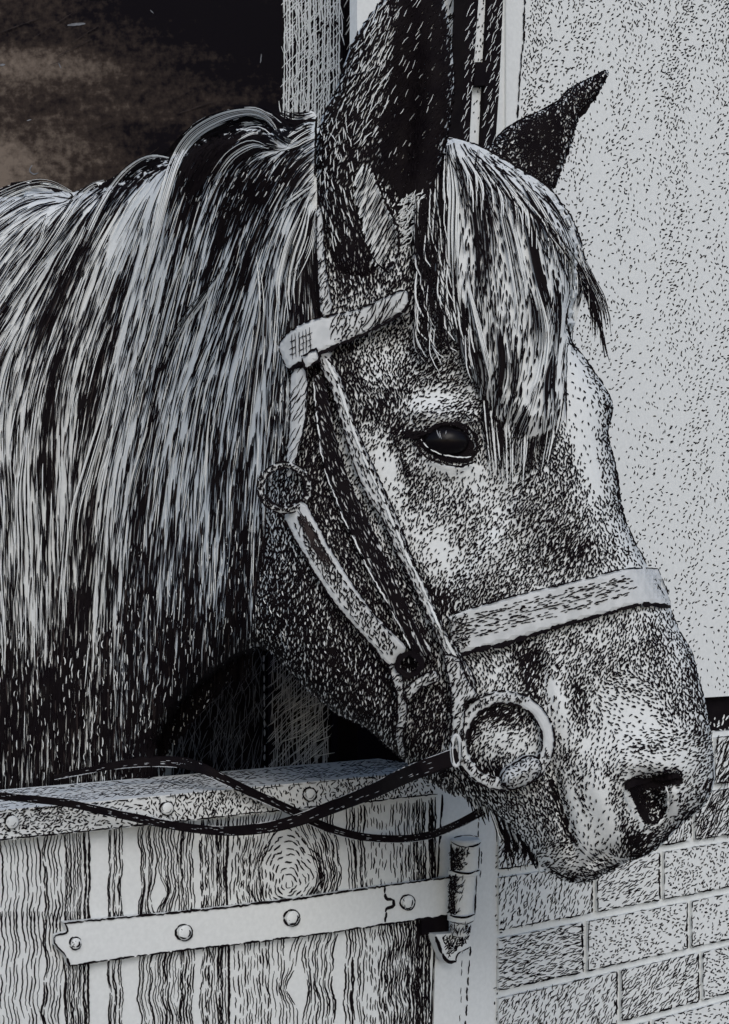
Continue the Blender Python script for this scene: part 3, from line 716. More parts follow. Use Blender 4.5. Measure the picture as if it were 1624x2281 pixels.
# the same strokes on the far side of the head
vf_ = np.concatenate(bd.v[nv0:]); uf = UC + vf_[:, 0] * F / vf_[:, 1]; vb = vf_.copy(); vb[:, 1] = 2 * cdepth(uf) - vf_[:, 1] + .0004
ff = np.array(bd.f[nf0:]) - vcount; mm = bd.m[nf0:]; base_ = bd.n
bd.v.append(vb); bd.n += len(vb); bd.f += (ff + base_).tolist(); bd.m += mm
# profile outline
br1 = HEAD[20:35]; penline(bd, br1, 4.0, Hd, .001, 1, 40, 2, 1.2)
penline(bd, [(1264, 755), (1285, 785), (1305, 818), (1325, 845), (1345, 872)], 3, Hd, .002, 1, 16, 7, 3)
penline(bd, [(1466, 1302), (1490, 1345), (1512, 1400), (1540, 1450), (1556, 1505), (1570, 1558), (1582, 1620), (1587, 1690), (1590, 1735)], 2.6, Hd, .001, 1, 24, 8, 1.5)
for k_ in range(4): penline(bd, [(1590 - k_ * 5, 1737), (1578 - k_ * 5, 1772), (1555 - k_ * 4, 1804), (1524, 1826 - k_ * 5), (1494, 1857 - k_ * 4), (1470, 1882 - k_ * 4), (1434, 1906 - k_ * 4), (1400, 1914 - k_ * 4)], 3.6, Hd, .002, 1, 26, 5, 2)
for k_ in range(4): penline(bd, [(1377, 1930 - k_ * 2), (1343, 1947 - k_ * 4), (1310, 1962 - k_ * 4), (1279, 1964 - k_ * 4), (1249, 1956 - k_ * 4), (1224, 1940 - k_ * 3)], 3.4, Hd, .002, 1, 26, 5, 2)
# mouth line
for k_ in range(4): penline(bd, [(1222 + k_ * 3, 1735), (1236 + k_ * 3, 1775), (1249 + k_ * 3, 1815), (1262 + k_ * 3, 1855), (1278 + k_ * 2, 1875)], 5, Hd, .002, 1, 26, 3, 2)
penline(bd, [(1278, 1872), (1296, 1896), (1325, 1922), (1350, 1930), (1377, 1931)], 4.4, Hd, .002, 1, 26, 2, 1)
penline(bd, [(1286, 1868), (1306, 1892), (1332, 1912), (1372, 1926)], 3, Hd, .002, 1, 20, 4, 1)
# nostril
NS = [(1391, 1746), (1411, 1734), (1440, 1729), (1465, 1727), (1503, 1722), (1517, 1731), (1506, 1746), (1484, 1748), (1472, 1752), (1478, 1780), (1482, 1815), (1465, 1832), (1445, 1837), (1426, 1812), (1413, 1782), (1404, 1760)]
NSs = resample(NS, 6, True)
S = seeds(NSs, lambda u, v: np.where((u > 1440) & (v > 1752), .84, .98), 9 * 4.2, .985); dashes(bd, S, const(70), 9, 4.6, Hd, .0022, 1, 40, 3)
penline(bd, [(1394, 1756), (1412, 1743), (1442, 1735), (1476, 1731), (1504, 1727), (1516, 1736), (1508, 1747)], 13, Hd, .003, 1, 60, 0, 1.5)
penline(bd, [(1384, 1752), (1400, 1737), (1440, 1724), (1480, 1720), (1506, 1712), (1522, 1728), (1510, 1750)], 4, Hd, .003, 1, 20, 2, 2)
penline(bd, [(1482, 1752), (1492, 1780), (1486, 1812), (1466, 1836)], 4, Hd, .003, 2, 20, 2, 2)
penline(bd, [(1392, 1764), (1403, 1786), (1416, 1812), (1436, 1838)], 5, Hd, .0045, 2, 20, 2, 1.5)
penline(bd, [(1408, 1755), (1418, 1782), (1430, 1808), (1448, 1830)], 16, Hd, .003, 1, 60, 0, 1)
S = seeds([(1440, 1760), (1478, 1760), (1480, 1815), (1455, 1825)], .18, 18, .4); dashes(bd, S, const(60), 6, 2.4, Hd, .0036, 2, 40, 3)
# eyelids
LID = [(905, 966), (935, 968), (955, 957), (985, 948), (1015, 950), (1038, 962), (1052, 985), (1056, 1010), (1050, 1026), (1030, 1030), (1000, 1028), (970, 1020), (945, 1000), (925, 982)]
S = seeds(resample(LID, 6, True), .95, 9 * 4.4, .97); dashes(bd, S, const(10), 10, 4.6, Hd, .0020, 1, 40, 3)
ring = [(1050, 1018), (1020, 1018), (985, 1012), (955, 997), (938, 978)]
penline(bd, ring, 2.8, Hd, .006, 2, 18, 3, 1.0)
for k_ in range(3): penline(bd, [(915, 962 + k_ * 3), (940, 966 + k_), (965, 956 - k_), (992, 946 - k_ * 2), (1020, 946 - k_ * 2), (1046, 958 - k_ * 2), (1062, 985), (1060, 1012)], 4.5, Hd, .004, 1, 30, 1, 2)
for k_ in range(3): penline(bd, [(922, 984), (940, 1008), (965, 1026), (1000, 1036), (1030, 1038), (1056, 1030)], 4, Hd, .005, 1, 22, 2, 2)
for k_ in range(4): penline(bd, [(900, 958 + k_ * 4), (930, 964 + k_ * 3), (960, 953 + k_ * 2), (990, 944), (1020, 947), (1044, 963)], 4.4, Hd, .005, 1, 26, 1, 2)
penline(bd, [(905, 925), (940, 915), (985, 912), (1030, 922), (1062, 945)], 3, Hd, .002, 1, 8, 8, 4)
# crease lines behind the eye and on the cheek
penline(bd, [(870, 950), (888, 1000), (902, 1050), (915, 1080)], 4.5, Hd, .002, 1, 24, 1, 2)
penline(bd, [(810, 905), (840, 930), (865, 955)], 4, Hd, .002, 1, 14, 4, 3)
# ears
inner = [(900, -60), (962, -60), (992, 60), (1000, 180), (992, 280), (965, 400), (930, 480), (905, 470), (880, 420), (850, 380), (850, 280), (872, 150), (885, 40)]
allear = [tuple(p) for p in EAR_S]
S = seeds(allear, lambda u, v: np.where(v < 230, .84, .88), 19 * 3.6, .95); dashes(bd, S, lambda u, v: np.where(v > 420, 98 - 25 * np.clip((u - 800) / 150, 0, 1), 62), 19, 3.7, ear_d, .0012, 1, 12, 4, 6)
S = seeds(inner, .91, 18 * 5.0, .98); dashes(bd, S, const(62), 18, 5.4, ear_d, .002, 1, 14, 3)
S = seeds([(880, -60), (960, -40), (960, 250), (860, 380)], .03, 20 * 1.4, .3); dashes(bd, S, const(62), 20, 1.3, ear_d, .004, 2, 7, 3)
fold = [(794, 385), (812, 368), (828, 392), (846, 430), (866, 470), (880, 505), (884, 545), (868, 575), (852, 596), (836, 580), (826, 540), (812, 500), (800, 455), (793, 420)]
S = seeds(fold, .93, 30 * 4, .95); dashes(bd, S, const(64), 30, 4.4, ear_d, .005, 2, 4, 4, 3)
S = seeds(fold, .42, 30 * 2, .9); dashes(bd, S, const(62), 30, 2.2, ear_d, .008, 1, 5, 4, 3)
S = seeds([(885, 440), (935, 430), (938, 480), (900, 540), (875, 545)], .40, 9 * 3, .7); dashes(bd, S, const(30), 9, 3, ear_d, .0036, 2, 30, 3)
penline(bd, [(838, 400), (856, 450), (872, 480), (886, 520), (888, 560), (868, 598)], 7, ear_d, .009, 1, 30, 0, 3)
penline(bd, [(812, 540), (828, 570), (845, 592), (872, 612)], 4, ear_d, .009, 1, 30, 0, 1)
S = seeds([(893, 440), (940, 425), (944, 480), (915, 550), (893, 570)], .42, 16 * 2.6, .7); dashes(bd, S, const(48), 16, 2.8, ear_d, .006, 2, 20, 3)
S = seeds([(712, 280), (770, 250), (800, 340), (790, 500), (740, 560), (712, 480)], .12, 20 * 2, .3); dashes(bd, S, const(100), 20, 2.0, ear_d, .004, 2, 10, 3)
S = seeds([(800, 60), (872, -20), (880, 120), (850, 300), (800, 330), (770, 260)], .15, 22 * 1.8, .3); dashes(bd, S, const(60), 24, 1.9, ear_d, .004, 2, 8, 3)
penline(bd, [(704, 260), (702, 340), (704, 440), (706, 520), (714, 600)], 5, ear_d, .001, 1, 60, 0, 1)
for k_ in range(26):
    a = random.uniform(0, 1); x = 1000 - 8 * a; y = random.uniform(0, 380)
    penline(bd, [(1008 - .0 * y + random.uniform(-12, 0) - max(0, y - 250) * .16, y), (1012 + random.uniform(-8, 3) - max(0, y - 250) * .16, y - 14)], 3, ear_d, .001, 1, 20, 0, 1)
S = seeds([tuple(p) for p in EAR2_S], .84, 10 * 3.4, .93); dashes(bd, S, lambda u, v: np.where(u > 1240, 75, 50), 10, 3.6, ear2_d, .001, 1, 40, 3)
S = seeds([(1160, 280), (1240, 240), (1255, 300), (1240, 370), (1200, 380), (1150, 320)], .7, 14 * 3, .93); dashes(bd, S, const(85), 16, 3.2, ear2_d, .0015, 1, 12, 3)
penline(bd, EAR2[1:9], 4.2, ear2_d, .001, 1, 50, 1, 1); penline(bd, EAR2[9:19], 3.6, ear2_d, .001, 1, 18, 4, 2)
penline(bd, [(1290, 262), (1308, 238), (1325, 215)], 12, ear2_d, .002, 1, 30, 2, 2)
body = bd.build('body', [PALE, INK, PALE, BRN], horse)
fl = [True] * nsm + [False] * (len(bd.f) - nsm); body.data.polygons.foreach_set('use_smooth', fl)

# eyeball
ey = MB(); ec = P3(993, 983, float(hd(992, 985)) + .004); rx, rz, ry = 52 * 1.1 / F, 35 * 1.1 / F, .013
nu, nv = 24, 16; V = []; fs = []
for j in range(nv + 1):
    for i in range(nu):
        a = 2 * math.pi * i / nu; b = math.pi * j / nv
        V.append((ec[0] + rx * math.sin(b) * math.cos(a), ec[1] - ry * math.cos(b), ec[2] + rz * math.sin(b) * math.sin(a)))
for j in range(nv):
    for i in range(nu): fs.append([j * nu + i, j * nu + (i + 1) % nu, (j + 1) * nu + (i + 1) % nu, (j + 1) * nu + i])
ey.add(V, fs)
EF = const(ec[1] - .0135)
S = seeds([(974, 962), (1004, 960), (1006, 974), (976, 978)], .15, 10 * 1.6, .6); dashes(ey, S, const(88), 12, 1.5, EF, .0, 1, 8, 3)  # grey strokes draw a highlight on the eyeball
e_ = ey.build('eye', [SHINE, GREY], horse, smooth=True)

# ---------------- mane
MANE = [(-60, 455), (0, 420), (55, 405), (110, 408), (160, 428), (205, 408), (240, 402), (295, 368), (345, 350), (378, 350), (398, 312), (440, 270), (500, 246), (560, 240), (600, 250),
        (628, 278), (662, 262), (704, 256), (706, 400), (708, 520), (722, 690), (700, 712), (655, 730), (624, 762), (640, 820), (645, 900), (635, 1000), (600, 1060), (590, 1180), (572, 1300), (568, 1430), (535, 1448), (480, 1482),
        (425, 1530), (385, 1580), (356, 1640), (352, 1705), (350, 1790), (-60, 1800), (-420, 1760), (-420, 640), (-250, 520)]
MG = [[(625, 310), (600, 262), (560, 243), (500, 255), (440, 285), (395, 340), (370, 420), (345, 520), (310, 650), (270, 800), (235, 950), (200, 1100), (185, 1300), (175, 1500), (170, 1720)],
      [(645, 320), (610, 290), (560, 296), (520, 330), (480, 400), (440, 520), (400, 680), (360, 850), (325, 1000), (300, 1150), (285, 1400), (280, 1650)],
      [(700, 290), (660, 310), (620, 370), (570, 470), (520, 600), (470, 740), (420, 880), (390, 1050), (370, 1250), (360, 1450), (345, 1600)],
      [(705, 380), (660, 430), (625, 520), (605, 620), (595, 760), (585, 900), (575, 1050), (565, 1200), (555, 1400)],
      [(650, 390), (590, 500), (550, 620), (510, 760), (480, 900), (460, 1050), (450, 1250), (440, 1450)],
      [(378, 352), (330, 352), (285, 380), (240, 440), (190, 540), (140, 650), (90, 780), (60, 900), (50, 1050), (55, 1250), (60, 1500), (60, 1700)],
      [(165, 430), (110, 408), (50, 415), (-10, 445), (-80, 500)], [(235, 402), (190, 425), (140, 490), (80, 570), (20, 660), (-50, 760)],
      [(0, 820), (-20, 950), (-10, 1150), (0, 1400), (0, 1700)], [(215, 560), (170, 690), (130, 820), (115, 950), (115, 1100), (120, 1300), (120, 1600)], [(690, 560), (700, 640), (705, 700)]]
mang = field(MG)
MD = lambda u, v: hd(u, v) - .003
mn = MB(); MS = resample(MANE, 9, True)
relief(mn, MS, MD, .006, 12, edge=.002)
def strands(mb, S, ang, L, W, df, eps, mi, K=9, jit=3, er=.0025):
    N = len(S)
    if not N: return
    L = L * rng.uniform(.5, 1.4, N); W = W * rng.uniform(.6, 1.35, N); j = rng.normal(0, jit, N); p = S; out = [p]
    for i in range(K - 1):
        a = np.radians(ang(p[:, 0], p[:, 1]) + j + rng.normal(0, 1.2, N)); p = p + (L / (K - 1))[:, None] * np.stack([np.cos(a), -np.sin(a)], -1); out.append(p)
    ribbons(mb, np.stack(out, 1), W, df, eps + rng.uniform(0, er, N), mi, np.interp(np.linspace(0, 1, K), [0, .15, .7, 1], [.4, 1, .8, .15]))
# streaks: each lock gets its own darkness from noise carried along the flow
NG = rng.random((64, 64))
def trace_to_root(u, v, steps=14, st=26):
    u = np.array(u, float); v = np.array(v, float)
    for i in range(steps):
        a = np.radians(mang(u, v)); u = u - st * np.cos(a); v = v + st * np.sin(a)
    return u, v
MV = [(-80, 1780), (-80, 250)]
CU, CV = np.meshgrid(np.arange(-60, 740, 6.), np.arange(230, 1800, 6.)); ST = np.zeros(CU.shape)
# line-integral convolution of white noise
wn = rng.random((CU.shape[0] + 80, CU.shape[1] + 80))
def wsample(u, v):
    i = np.clip(((u + 60) / 6 + 40).astype(int), 0, wn.shape[1] - 1); j = np.clip(((v - 230) / 6 + 40).astype(int), 0, wn.shape[0] - 1); return wn[j, i]
acc = wsample(CU, CV); cnt = 1
for sg in (1, -1):
    u = CU.copy(); v = CV.copy()
    for i in range(44):
        a = np.radians(mang(u, v)); u = u + sg * 6 * np.cos(a); v = v - sg * 6 * np.sin(a); acc = acc + wsample(u, v); cnt += 1
ST = acc / cnt; ST = (ST - ST.mean()) / ST.std()
ST0 = ST.copy(); ST = sum(np.roll(ST0, q, 1) * w_ for q, w_ in ((-2, .7), (-1, 1), (0, 1.2), (1, 1), (2, .7))); ST = ST / ST.std() * .75 + ST0 * .45
def streak(u, v):
    i = np.clip(((u + 60) / 6).astype(int), 0, CU.shape[1] - 1); j = np.clip(((v - 230) / 6).astype(int), 0, CU.shape[0] - 1); return ST[j, i]
def mtone(u, v): return np.clip(coat_shade(u, v) * 1.0 - .09 * np.clip((800 - v) / 200, 0, 1) * (u < 420) + (.23 - .08 * np.clip((v - 1350) / 150, 0, 1)) * streak(u, v) * (1 - .6 * np.clip(coat_shade(u, v) - .75, 0, .2) / .2), .03, .95)
mp2 = [tuple(p) for p in MS]
inside = lambda S: S[inpoly(mp2, S[:, 0], S[:, 1])]
crest = lambda u, v: pdist(np.array(MS[:60]), u, v)
S = seeds(mp2, lambda u, v: mtone(u, v), 76 * 2.3, .965); S = S[S[:, 0] > -60]; strands(mn, S, mang, 82, 2.9, MD, .0012, 1, 9, 2.0)
S = seeds(mp2, lambda u, v: np.where(mtone(u, v) < .72, .24, .15), 85 * 1.8, .8); S = S[S[:, 0] > -60]; strands(mn, S, mang, 90, 2.2, MD, .002, 1, 9, 3)
S = seeds(mp2, lambda u, v: np.where(mtone(u, v) < .5, .16, .03) * (mtone(u, v) < .9), 60 * 2.2, .6); S = S[S[:, 0] > -60]; strands(mn, S, mang, 85, 1.8, MD, .0035, 2, 8, 2)
S = seeds(mp2, .05, 50 * 2.6, .3); S = S[S[:, 0] > -60]; strands(mn, S, mang, 50, 2.6, MD, .003, 3, 7, 4)
# fine flecks in the dark lower neck
S = seeds(mp2, lambda u, v: np.where(coat_shade(u, v) > .68, .085, 0), 18 * 2.0, .4); S = S[S[:, 0] > -60]; dashes(mn, S, mang, 18, 2.0, MD, .005, 2, 6, 4)
# arched locks along the crest: pale bundles standing off the neck over black
def bundle(mb, path, n, spread, w, df, eps, mi, trim=.15, jit=1.0):
    Q = resample(path, 12); T = np.gradient(Q, axis=0); T /= np.linalg.norm(T, axis=1)[:, None]; Nn = np.stack([-T[:, 1], T[:, 0]], -1); m = len(Q)
    for i in range(n):
        o = random.uniform(-1, 1); a = int(random.uniform(0, trim) * m); b = m - int(random.uniform(0, trim * 2) * m)
        if b - a < 4: continue
        k_ = np.interp(np.arange(m), [0, m * .3, m], [.25, 1, 1.2]); q = Q + Nn * (o * spread * k_)[:, None]; q = q[a:b]
        ribbons(mb, q[None], np.array([w * random.uniform(.6, 1.4)]), df, eps + random.uniform(0, .002), mi, np.interp(np.linspace(0, 1, len(q)), [0, .2, .7, 1], [.3, 1, .9, .2]))
B = bundle
penline(mn, [(-60, 462), (0, 428), (55, 413), (110, 416), (160, 436), (205, 416), (240, 410), (295, 376), (345, 358), (378, 358), (400, 322), (442, 280), (500, 256), (560, 250), (598, 260), (628, 288), (662, 272), (704, 266)], 14, MD, .010, 1, 60, 0, 3)
B(mn, [(630, 305), (600, 262), (560, 246), (510, 250), (450, 280)], 6, 8, 3.0, MD, .005, 1)
S = seeds([(420, 360), (450, 300), (520, 268), (590, 290), (620, 330), (560, 340), (480, 370), (440, 410)], .9, 30 * 4, .95); strands(mn, S, mang, 40, 5, MD, .012, 1, 6, 4)
B(mn, [(625, 312), (604, 272), (570, 252), (530, 252), (480, 268), (430, 300), (395, 350), (368, 430), (345, 520), (318, 620)], 14, 10.8, 1.98, MD, .020, 2); B(mn, [(625, 312), (604, 272), (570, 252), (530, 252), (480, 268), (430, 300), (395, 350), (368, 430), (345, 520), (318, 620)], 4, 10.8, 1.8, MD, .022, 1)
B(mn, [(610, 262), (570, 240), (520, 242)], 3, 3.6, 2.11, MD, .020, 2); B(mn, [(610, 262), (570, 240), (520, 242)], 2, 3.6, 1.8, MD, .022, 1)
B(mn, [(610, 310), (580, 292), (550, 296), (515, 318)], 7, 9.6, 1.58, MD, .020, 2); B(mn, [(610, 310), (580, 292), (550, 296), (515, 318)], 2, 9.6, 1.8, MD, .022, 1)
B(mn, [(600, 330), (560, 318), (510, 345), (470, 400)], 6, 16.8, 1.45, MD, .020, 2); B(mn, [(600, 330), (560, 318), (510, 345), (470, 400)], 2, 16.8, 1.8, MD, .022, 1)
B(mn, [(640, 305), (665, 285), (700, 270)], 5, 8.4, 1.58, MD, .020, 2); B(mn, [(640, 305), (665, 285), (700, 270)], 2, 8.4, 1.8, MD, .022, 1); B(mn, [(640, 330), (670, 305), (700, 290)], 5, 14.4, 1.45, MD, .020, 2); B(mn, [(640, 330), (670, 305), (700, 290)], 2, 14.4, 1.8, MD, .022, 1)
B(mn, [(376, 352), (345, 348), (310, 360), (265, 400), (220, 470), (180, 560)], 12, 8.4, 1.72, MD, .020, 2); B(mn, [(376, 352), (345, 348), (310, 360), (265, 400), (220, 470), (180, 560)], 4, 8.4, 1.8, MD, .022, 1)
B(mn, [(232, 402), (200, 415), (165, 450), (120, 520), (60, 610)], 10, 10.8, 1.58, MD, .020, 2); B(mn, [(232, 402), (200, 415), (165, 450), (120, 520), (60, 610)], 3, 10.8, 1.8, MD, .022, 1)
B(mn, [(160, 428), (110, 408), (60, 412), (0, 436), (-60, 470)], 9, 9.6, 1.32, MD, .020, 2); B(mn, [(160, 428), (110, 408), (60, 412), (0, 436), (-60, 470)], 3, 9.6, 1.8, MD, .022, 1)
B(mn, [(150, 440), (100, 425), (40, 440), (-30, 490)], 9, 16.8, 1.19, MD, .020, 3); B(mn, [(150, 440), (100, 425), (40, 440), (-30, 490)], 3, 16.8, 1.8, MD, .022, 1)
# long pale locks
for pth, n_, sp_, w_ in [([(500, 590), (450, 660), (410, 715), (375, 790), (345, 880)], 12, 9, 4), ([(250, 860), (225, 950), (195, 1050), (170, 1140), (160, 1250)], 10, 7, 4),
                         ([(345, 700), (310, 800), (270, 900)], 8, 5, 3.4), ([(420, 560), (380, 650), (350, 760), (320, 860)], 7, 5, 3), 
                         ([(570, 560), (580, 680), (560, 820), (545, 960), (540, 1080)], 9, 8, 3.4), ([(340, 880), (330, 960), (300, 1060), (285, 1140)], 8, 5, 4), ([(30, 780), (10, 880), (5, 980)], 8, 8, 3.4),
                         ([(60, 970), (50, 1100), (55, 1250), (45, 1350)], 9, 9, 3.6), ([(150, 1120), (140, 1250), (130, 1380)], 7, 5, 3), ([(470, 900), (460, 1000), (455, 1100)], 7, 6, 3.4),
                         ([(690, 440), (668, 510), (648, 570), (636, 640), (642, 715)], 22, 12, 5), ([(700, 410), (660, 440), (620, 470)], 8, 7, 3.4),
                         ([(100, 480), (60, 540), (0, 600)], 12, 16, 3.2), ([(200, 470), (150, 560), (110, 640)], 9, 8, 3.2), ([(700, 490), (680, 560), (650, 620)], 8, 8, 3.4), ([(290, 420), (230, 520), (180, 620)], 7, 6, 3),
                         ([(255, 700), (215, 800), (190, 900)], 6, 4, 3), ([(410, 400), (380, 480), (350, 580)], 6, 4, 3.2)]:
    B(mn, pth, max(4, int(n_ * .7)), sp_ * 1.5, w_ * .65, MD, .0045, 2, .3)
    B(mn, pth, max(3, n_ // 2), sp_ * 1.2, 2.0, MD, .0062, 1, .3)
S = seeds([(420, 330), (500, 285), (610, 283), (700, 268), (700, 300), (600, 318), (500, 320), (440, 345)], .9, 26 * 3, .95); strands(mn, S, mang, 26, 4, MD, .016, 1, 5, 8)
S = seeds([(230, 415), (340, 370), (400, 338), (410, 352), (345, 392), (240, 437)], .8, 26 * 3, .95); strands(mn, S, mang, 26, 3.4, MD, .016, 1, 5, 8)
S = seeds([(300, 1640), (380, 1590), (366, 1740), (300, 1745)], .93, 26 * 3, .95); strands(mn, S, mang, 20, 3.4, MD, .012, 1, 5, 8)
mn.build('mane', [PALE, INK, PALE, BRN], horse)

# ---------------- forelock
FL = [(978, 330), (992, 306), (1050, 318), (1105, 345), (1150, 372), (1215, 412), (1258, 462), (1288, 518), (1304, 580), (1300, 640), (1282, 720), (1262, 770), (1262, 900), (1240, 960), (1180, 985), (1140, 960), (1105, 945), (1078, 900), (1048, 830), (1008, 740), (975, 650), (965, 520), (972, 420)]
FG = [[(990, 330), (980, 430), (975, 520), (972, 640), (975, 760)], [(1000, 330), (1025, 450), (1030, 600), (1035, 750), (1060, 880), (1070, 960)], [(1020, 330), (1070, 450), (1090, 600), (1100, 780), (1095, 930)],
      [(1040, 330), (1130, 440), (1170, 560), (1190, 700), (1175, 850), (1130, 980)], [(1060, 330), (1180, 430), (1230, 540), (1250, 680), (1235, 830), (1225, 960)], [(1100, 345), (1215, 425), (1275, 530), (1297, 620), (1265, 760), (1262, 900)]]
fang = field(FG); FS = resample(FL, 8, True); fm = MB()
def fld(u, v):
    h0 = hd(u, v); o = .012 * np.clip(pdist(np.array(FS), u, v) / 50, 0, 1)
    inside_ = inpoly(FS, u, v); return np.minimum(h0, 1.195) - .002 - np.where(inside_, o, 0)
relief(fm, FS, fld, .004, 11, edge=.001)
S = seeds([tuple(p) for p in FS], lambda u, v: np.clip(coat_shade(u, v) * .72, 0, .9), 20 * 3.2, .9); strands(fm, S, fang, 22, 3.6, fld, .001, 1, 5, 6)
S = seeds([tuple(p) for p in FS], .16, 70 * 1.9, .8); strands(fm, S, fang, 75, 1.9, fld, .002, 1, 9, 4)
for pth, n_, sp_, w_ in [([(1068, 330), (1066, 420), (1078, 520), (1085, 620), (1100, 720)], 16, 17, 4.5), ([(1105, 365), (1150, 430), (1180, 510), (1198, 600), (1222, 690), (1232, 760)], 16, 8, 5.5),
                         ([(1150, 385), (1190, 450), (1215, 500), (1250, 560), (1268, 620)], 11, 5, 4), ([(1010, 325), (1030, 400), (1040, 480)], 3, 4, 3), ([(1200, 420), (1245, 480), (1280, 550), (1300, 620)], 7, 5, 3.2),
                         ([(1230, 600), (1245, 680), (1240, 760), (1230, 850)], 7, 5, 4), ([(1060, 760), (1075, 840), (1068, 900)], 9, 10, 5), ([(1110, 720), (1118, 800), (1108, 880), (1096, 950)], 12, 7, 5), ([(985, 330), (980, 440), (975, 560), (965, 640)], 12, 9, 4.5),
                         ([(1150, 760), (1145, 850), (1130, 920)], 6, 8, 4), ([(1180, 900), (1150, 970), (1135, 1010)], 9, 12, 4), ([(1235, 780), (1225, 860), (1230, 960)], 10, 9, 4.5), ([(1000, 560), (1010, 660), (1035, 760)], 8, 7, 4), ([(1180, 640), (1195, 730), (1185, 820)], 5, 6, 4)]:
    B(fm, pth, n_ + 2, sp_ * 1.15, w_ * .62, fld, .003, 1, .25)
for pth, n_, sp_, w_ in [([(998, 330), (1010, 420), (1008, 520), (1012, 640)], 12, 12, 4.5), ([(1110, 420), (1140, 520), (1160, 620), (1175, 720)], 14, 18, 4), ([(1130, 372), (1180, 425), (1215, 480), (1245, 540)], 8, 5, 4), ([(1195, 640), (1215, 740), (1205, 830), (1180, 900)], 9, 9, 4),
                         ([(1040, 620), (1060, 700), (1085, 800), (1100, 880)], 8, 6, 3.6), ([(1230, 440), (1265, 500), (1285, 560)], 5, 4, 4), ([(1265, 560), (1275, 640), (1262, 700)], 5, 6, 4), ([(1130, 760), (1135, 840), (1120, 900)], 5, 5, 3)]:
    B(fm, pth, n_, sp_, w_ * .6, fld, .004, 2, .2)
    B(fm, pth, max(3, n_ // 2), sp_ * 1.2, 1.8, fld, .0055, 1, .3)
penline(fm, [(992, 306), (1050, 318), (1105, 345), (1150, 372), (1215, 412), (1258, 462), (1288, 518), (1304, 578)], 5, fld, .002, 1, 50, 0, 1.5)
penline(fm, [(1262, 770), (1262, 850), (1262, 930)], 2.4, fld, .002, 1, 90, 0, 1)
# wisps blowing off the brow
wd = front(1.195)
for i in range(20):
    t = i / 19; x = 1300 - 30 * t
    penline(fm, [(x, 570 + 40 * t), (1325 - 22 * t, 620 + 40 * t), (1350 - 34 * t, 670 + 40 * t), (1364 - 50 * t + random.uniform(-4, 4), 735 + 25 * t + random.uniform(-25, 25))], 2.2, wd, random.uniform(0, .01), 1, 400, 0, .4)
for i in range(8): penline(fm, [(1305 + random.uniform(-8, 8), 640), (1330 + random.uniform(-6, 6), 710), (1352 + random.uniform(-10, 6), 800 + random.uniform(-20, 10))], 2.4, wd, .004, 1, 400, 0, .4)
for q in range(300):
    x = random.uniform(1072, 1262); y = random.uniform(840, 970) - 60 * abs(x - 1150) / 110; L = random.uniform(60, 150); sk = (1140 - x) * .25
    penline(fm, [(x, y - 40), (x + sk * .4, y + L * .4), (x + sk, y + L)], random.uniform(1.8, 3), Hd, .003 + random.uniform(0, .002), 1 if q % 3 else 2, 300, 0, .6)
for q in range(120):
    x = random.uniform(970, 1050); y = random.uniform(500, 640) + (x - 968) * 2.2; L = random.uniform(30, 80)
    penline(fm, [(x, y - 40), (x + 3, y + L * .4), (x + 12, y + L)], random.uniform(2, 3.6), Hd, .012 + random.uniform(0, .002), 1 if q % 3 else 2, 300, 0, .6)
for q in range(260):
    x = random.uniform(925, 1000); y = random.uniform(360, 760); L = random.uniform(30, 90)
    penline(fm, [(x, y - 30), (x - 2, y + L * .4), (x + 4 + (y - 400) * .05, y + L)], random.uniform(1.8, 3.2), Hd, .012 + random.uniform(0, .003), 1 if q % 5 else 2, 300, 0, .6)
for q in range(140):
    a_ = random.random(); x = 1000 + 300 * a_; y = 330 + 260 * a_ ** 1.6 + random.uniform(0, 30); L = random.uniform(60, 140); k_ = .35 + .3 * math.sin(a_ * 3.1)
    penline(fm, [(x, y), (x + L * k_ * .6, y + L * .5), (x + L * k_ * .7, y + L)], random.uniform(1.6, 2.8), fld, .006 + random.uniform(0, .002), 1 if q % 3 else 2, 300, 0, .5)
fm.build('forelock', [PALE, INK, PALE], horse)

# chin tuft
ch = MB(); cdp = front(1.185)
for i in range(95):
    a = random.uniform(0, 1); x = 1030 + 170 * a; y = 1760 + 150 * a + random.uniform(-16, 16); L = random.uniform(25, 60) * (1.2 if .3 < a < .75 else .6)
    penline(ch, [(x, y - 12), (x + L * .25, y + L * .5), (x + L * random.uniform(.2, .6), y + L)], random.uniform(2.4, 4), cdp, random.uniform(0, .03), 1 if i % 4 else 0, 300, 0, .5)
for cx_ in (1158, 1172, 1130):
    for i in range(12):
        penline(ch, [(cx_ - 6, 1840), (cx_ + random.uniform(-6, 8), 1875), (cx_ + random.uniform(-26, 26), 1905 + random.uniform(-5, 35))], 2.8, cdp, random.uniform(0, .03), 1, 300, 0, .5)
ch.build('chin_hair', [PALE, INK], horse)

# ================================================================== bridle
br = empty('bridle', (.05, 1.1, 1.45), 'pale leather bridle buckled on the horse, with ring bit and dark looping reins', 'bridle')
off = lambda o: (lambda u, v: hd(u, v) - o)
def strapm(name, poly, o=.009, th=.0035, far=False, sm=True):
    m = MB(); ps = resample(poly, 7, True, smooth=sm); relief(m, ps, off(o), th, 9, edge=.0012, far=cdepth if far else None); return m, ps, off(o)
def edges(m, ps, df, w=4.4, dash=22, gap=3): penline(m, np.vstack([ps, ps[:1]]), w, df, .0006, 1, dash, gap, 1.2)
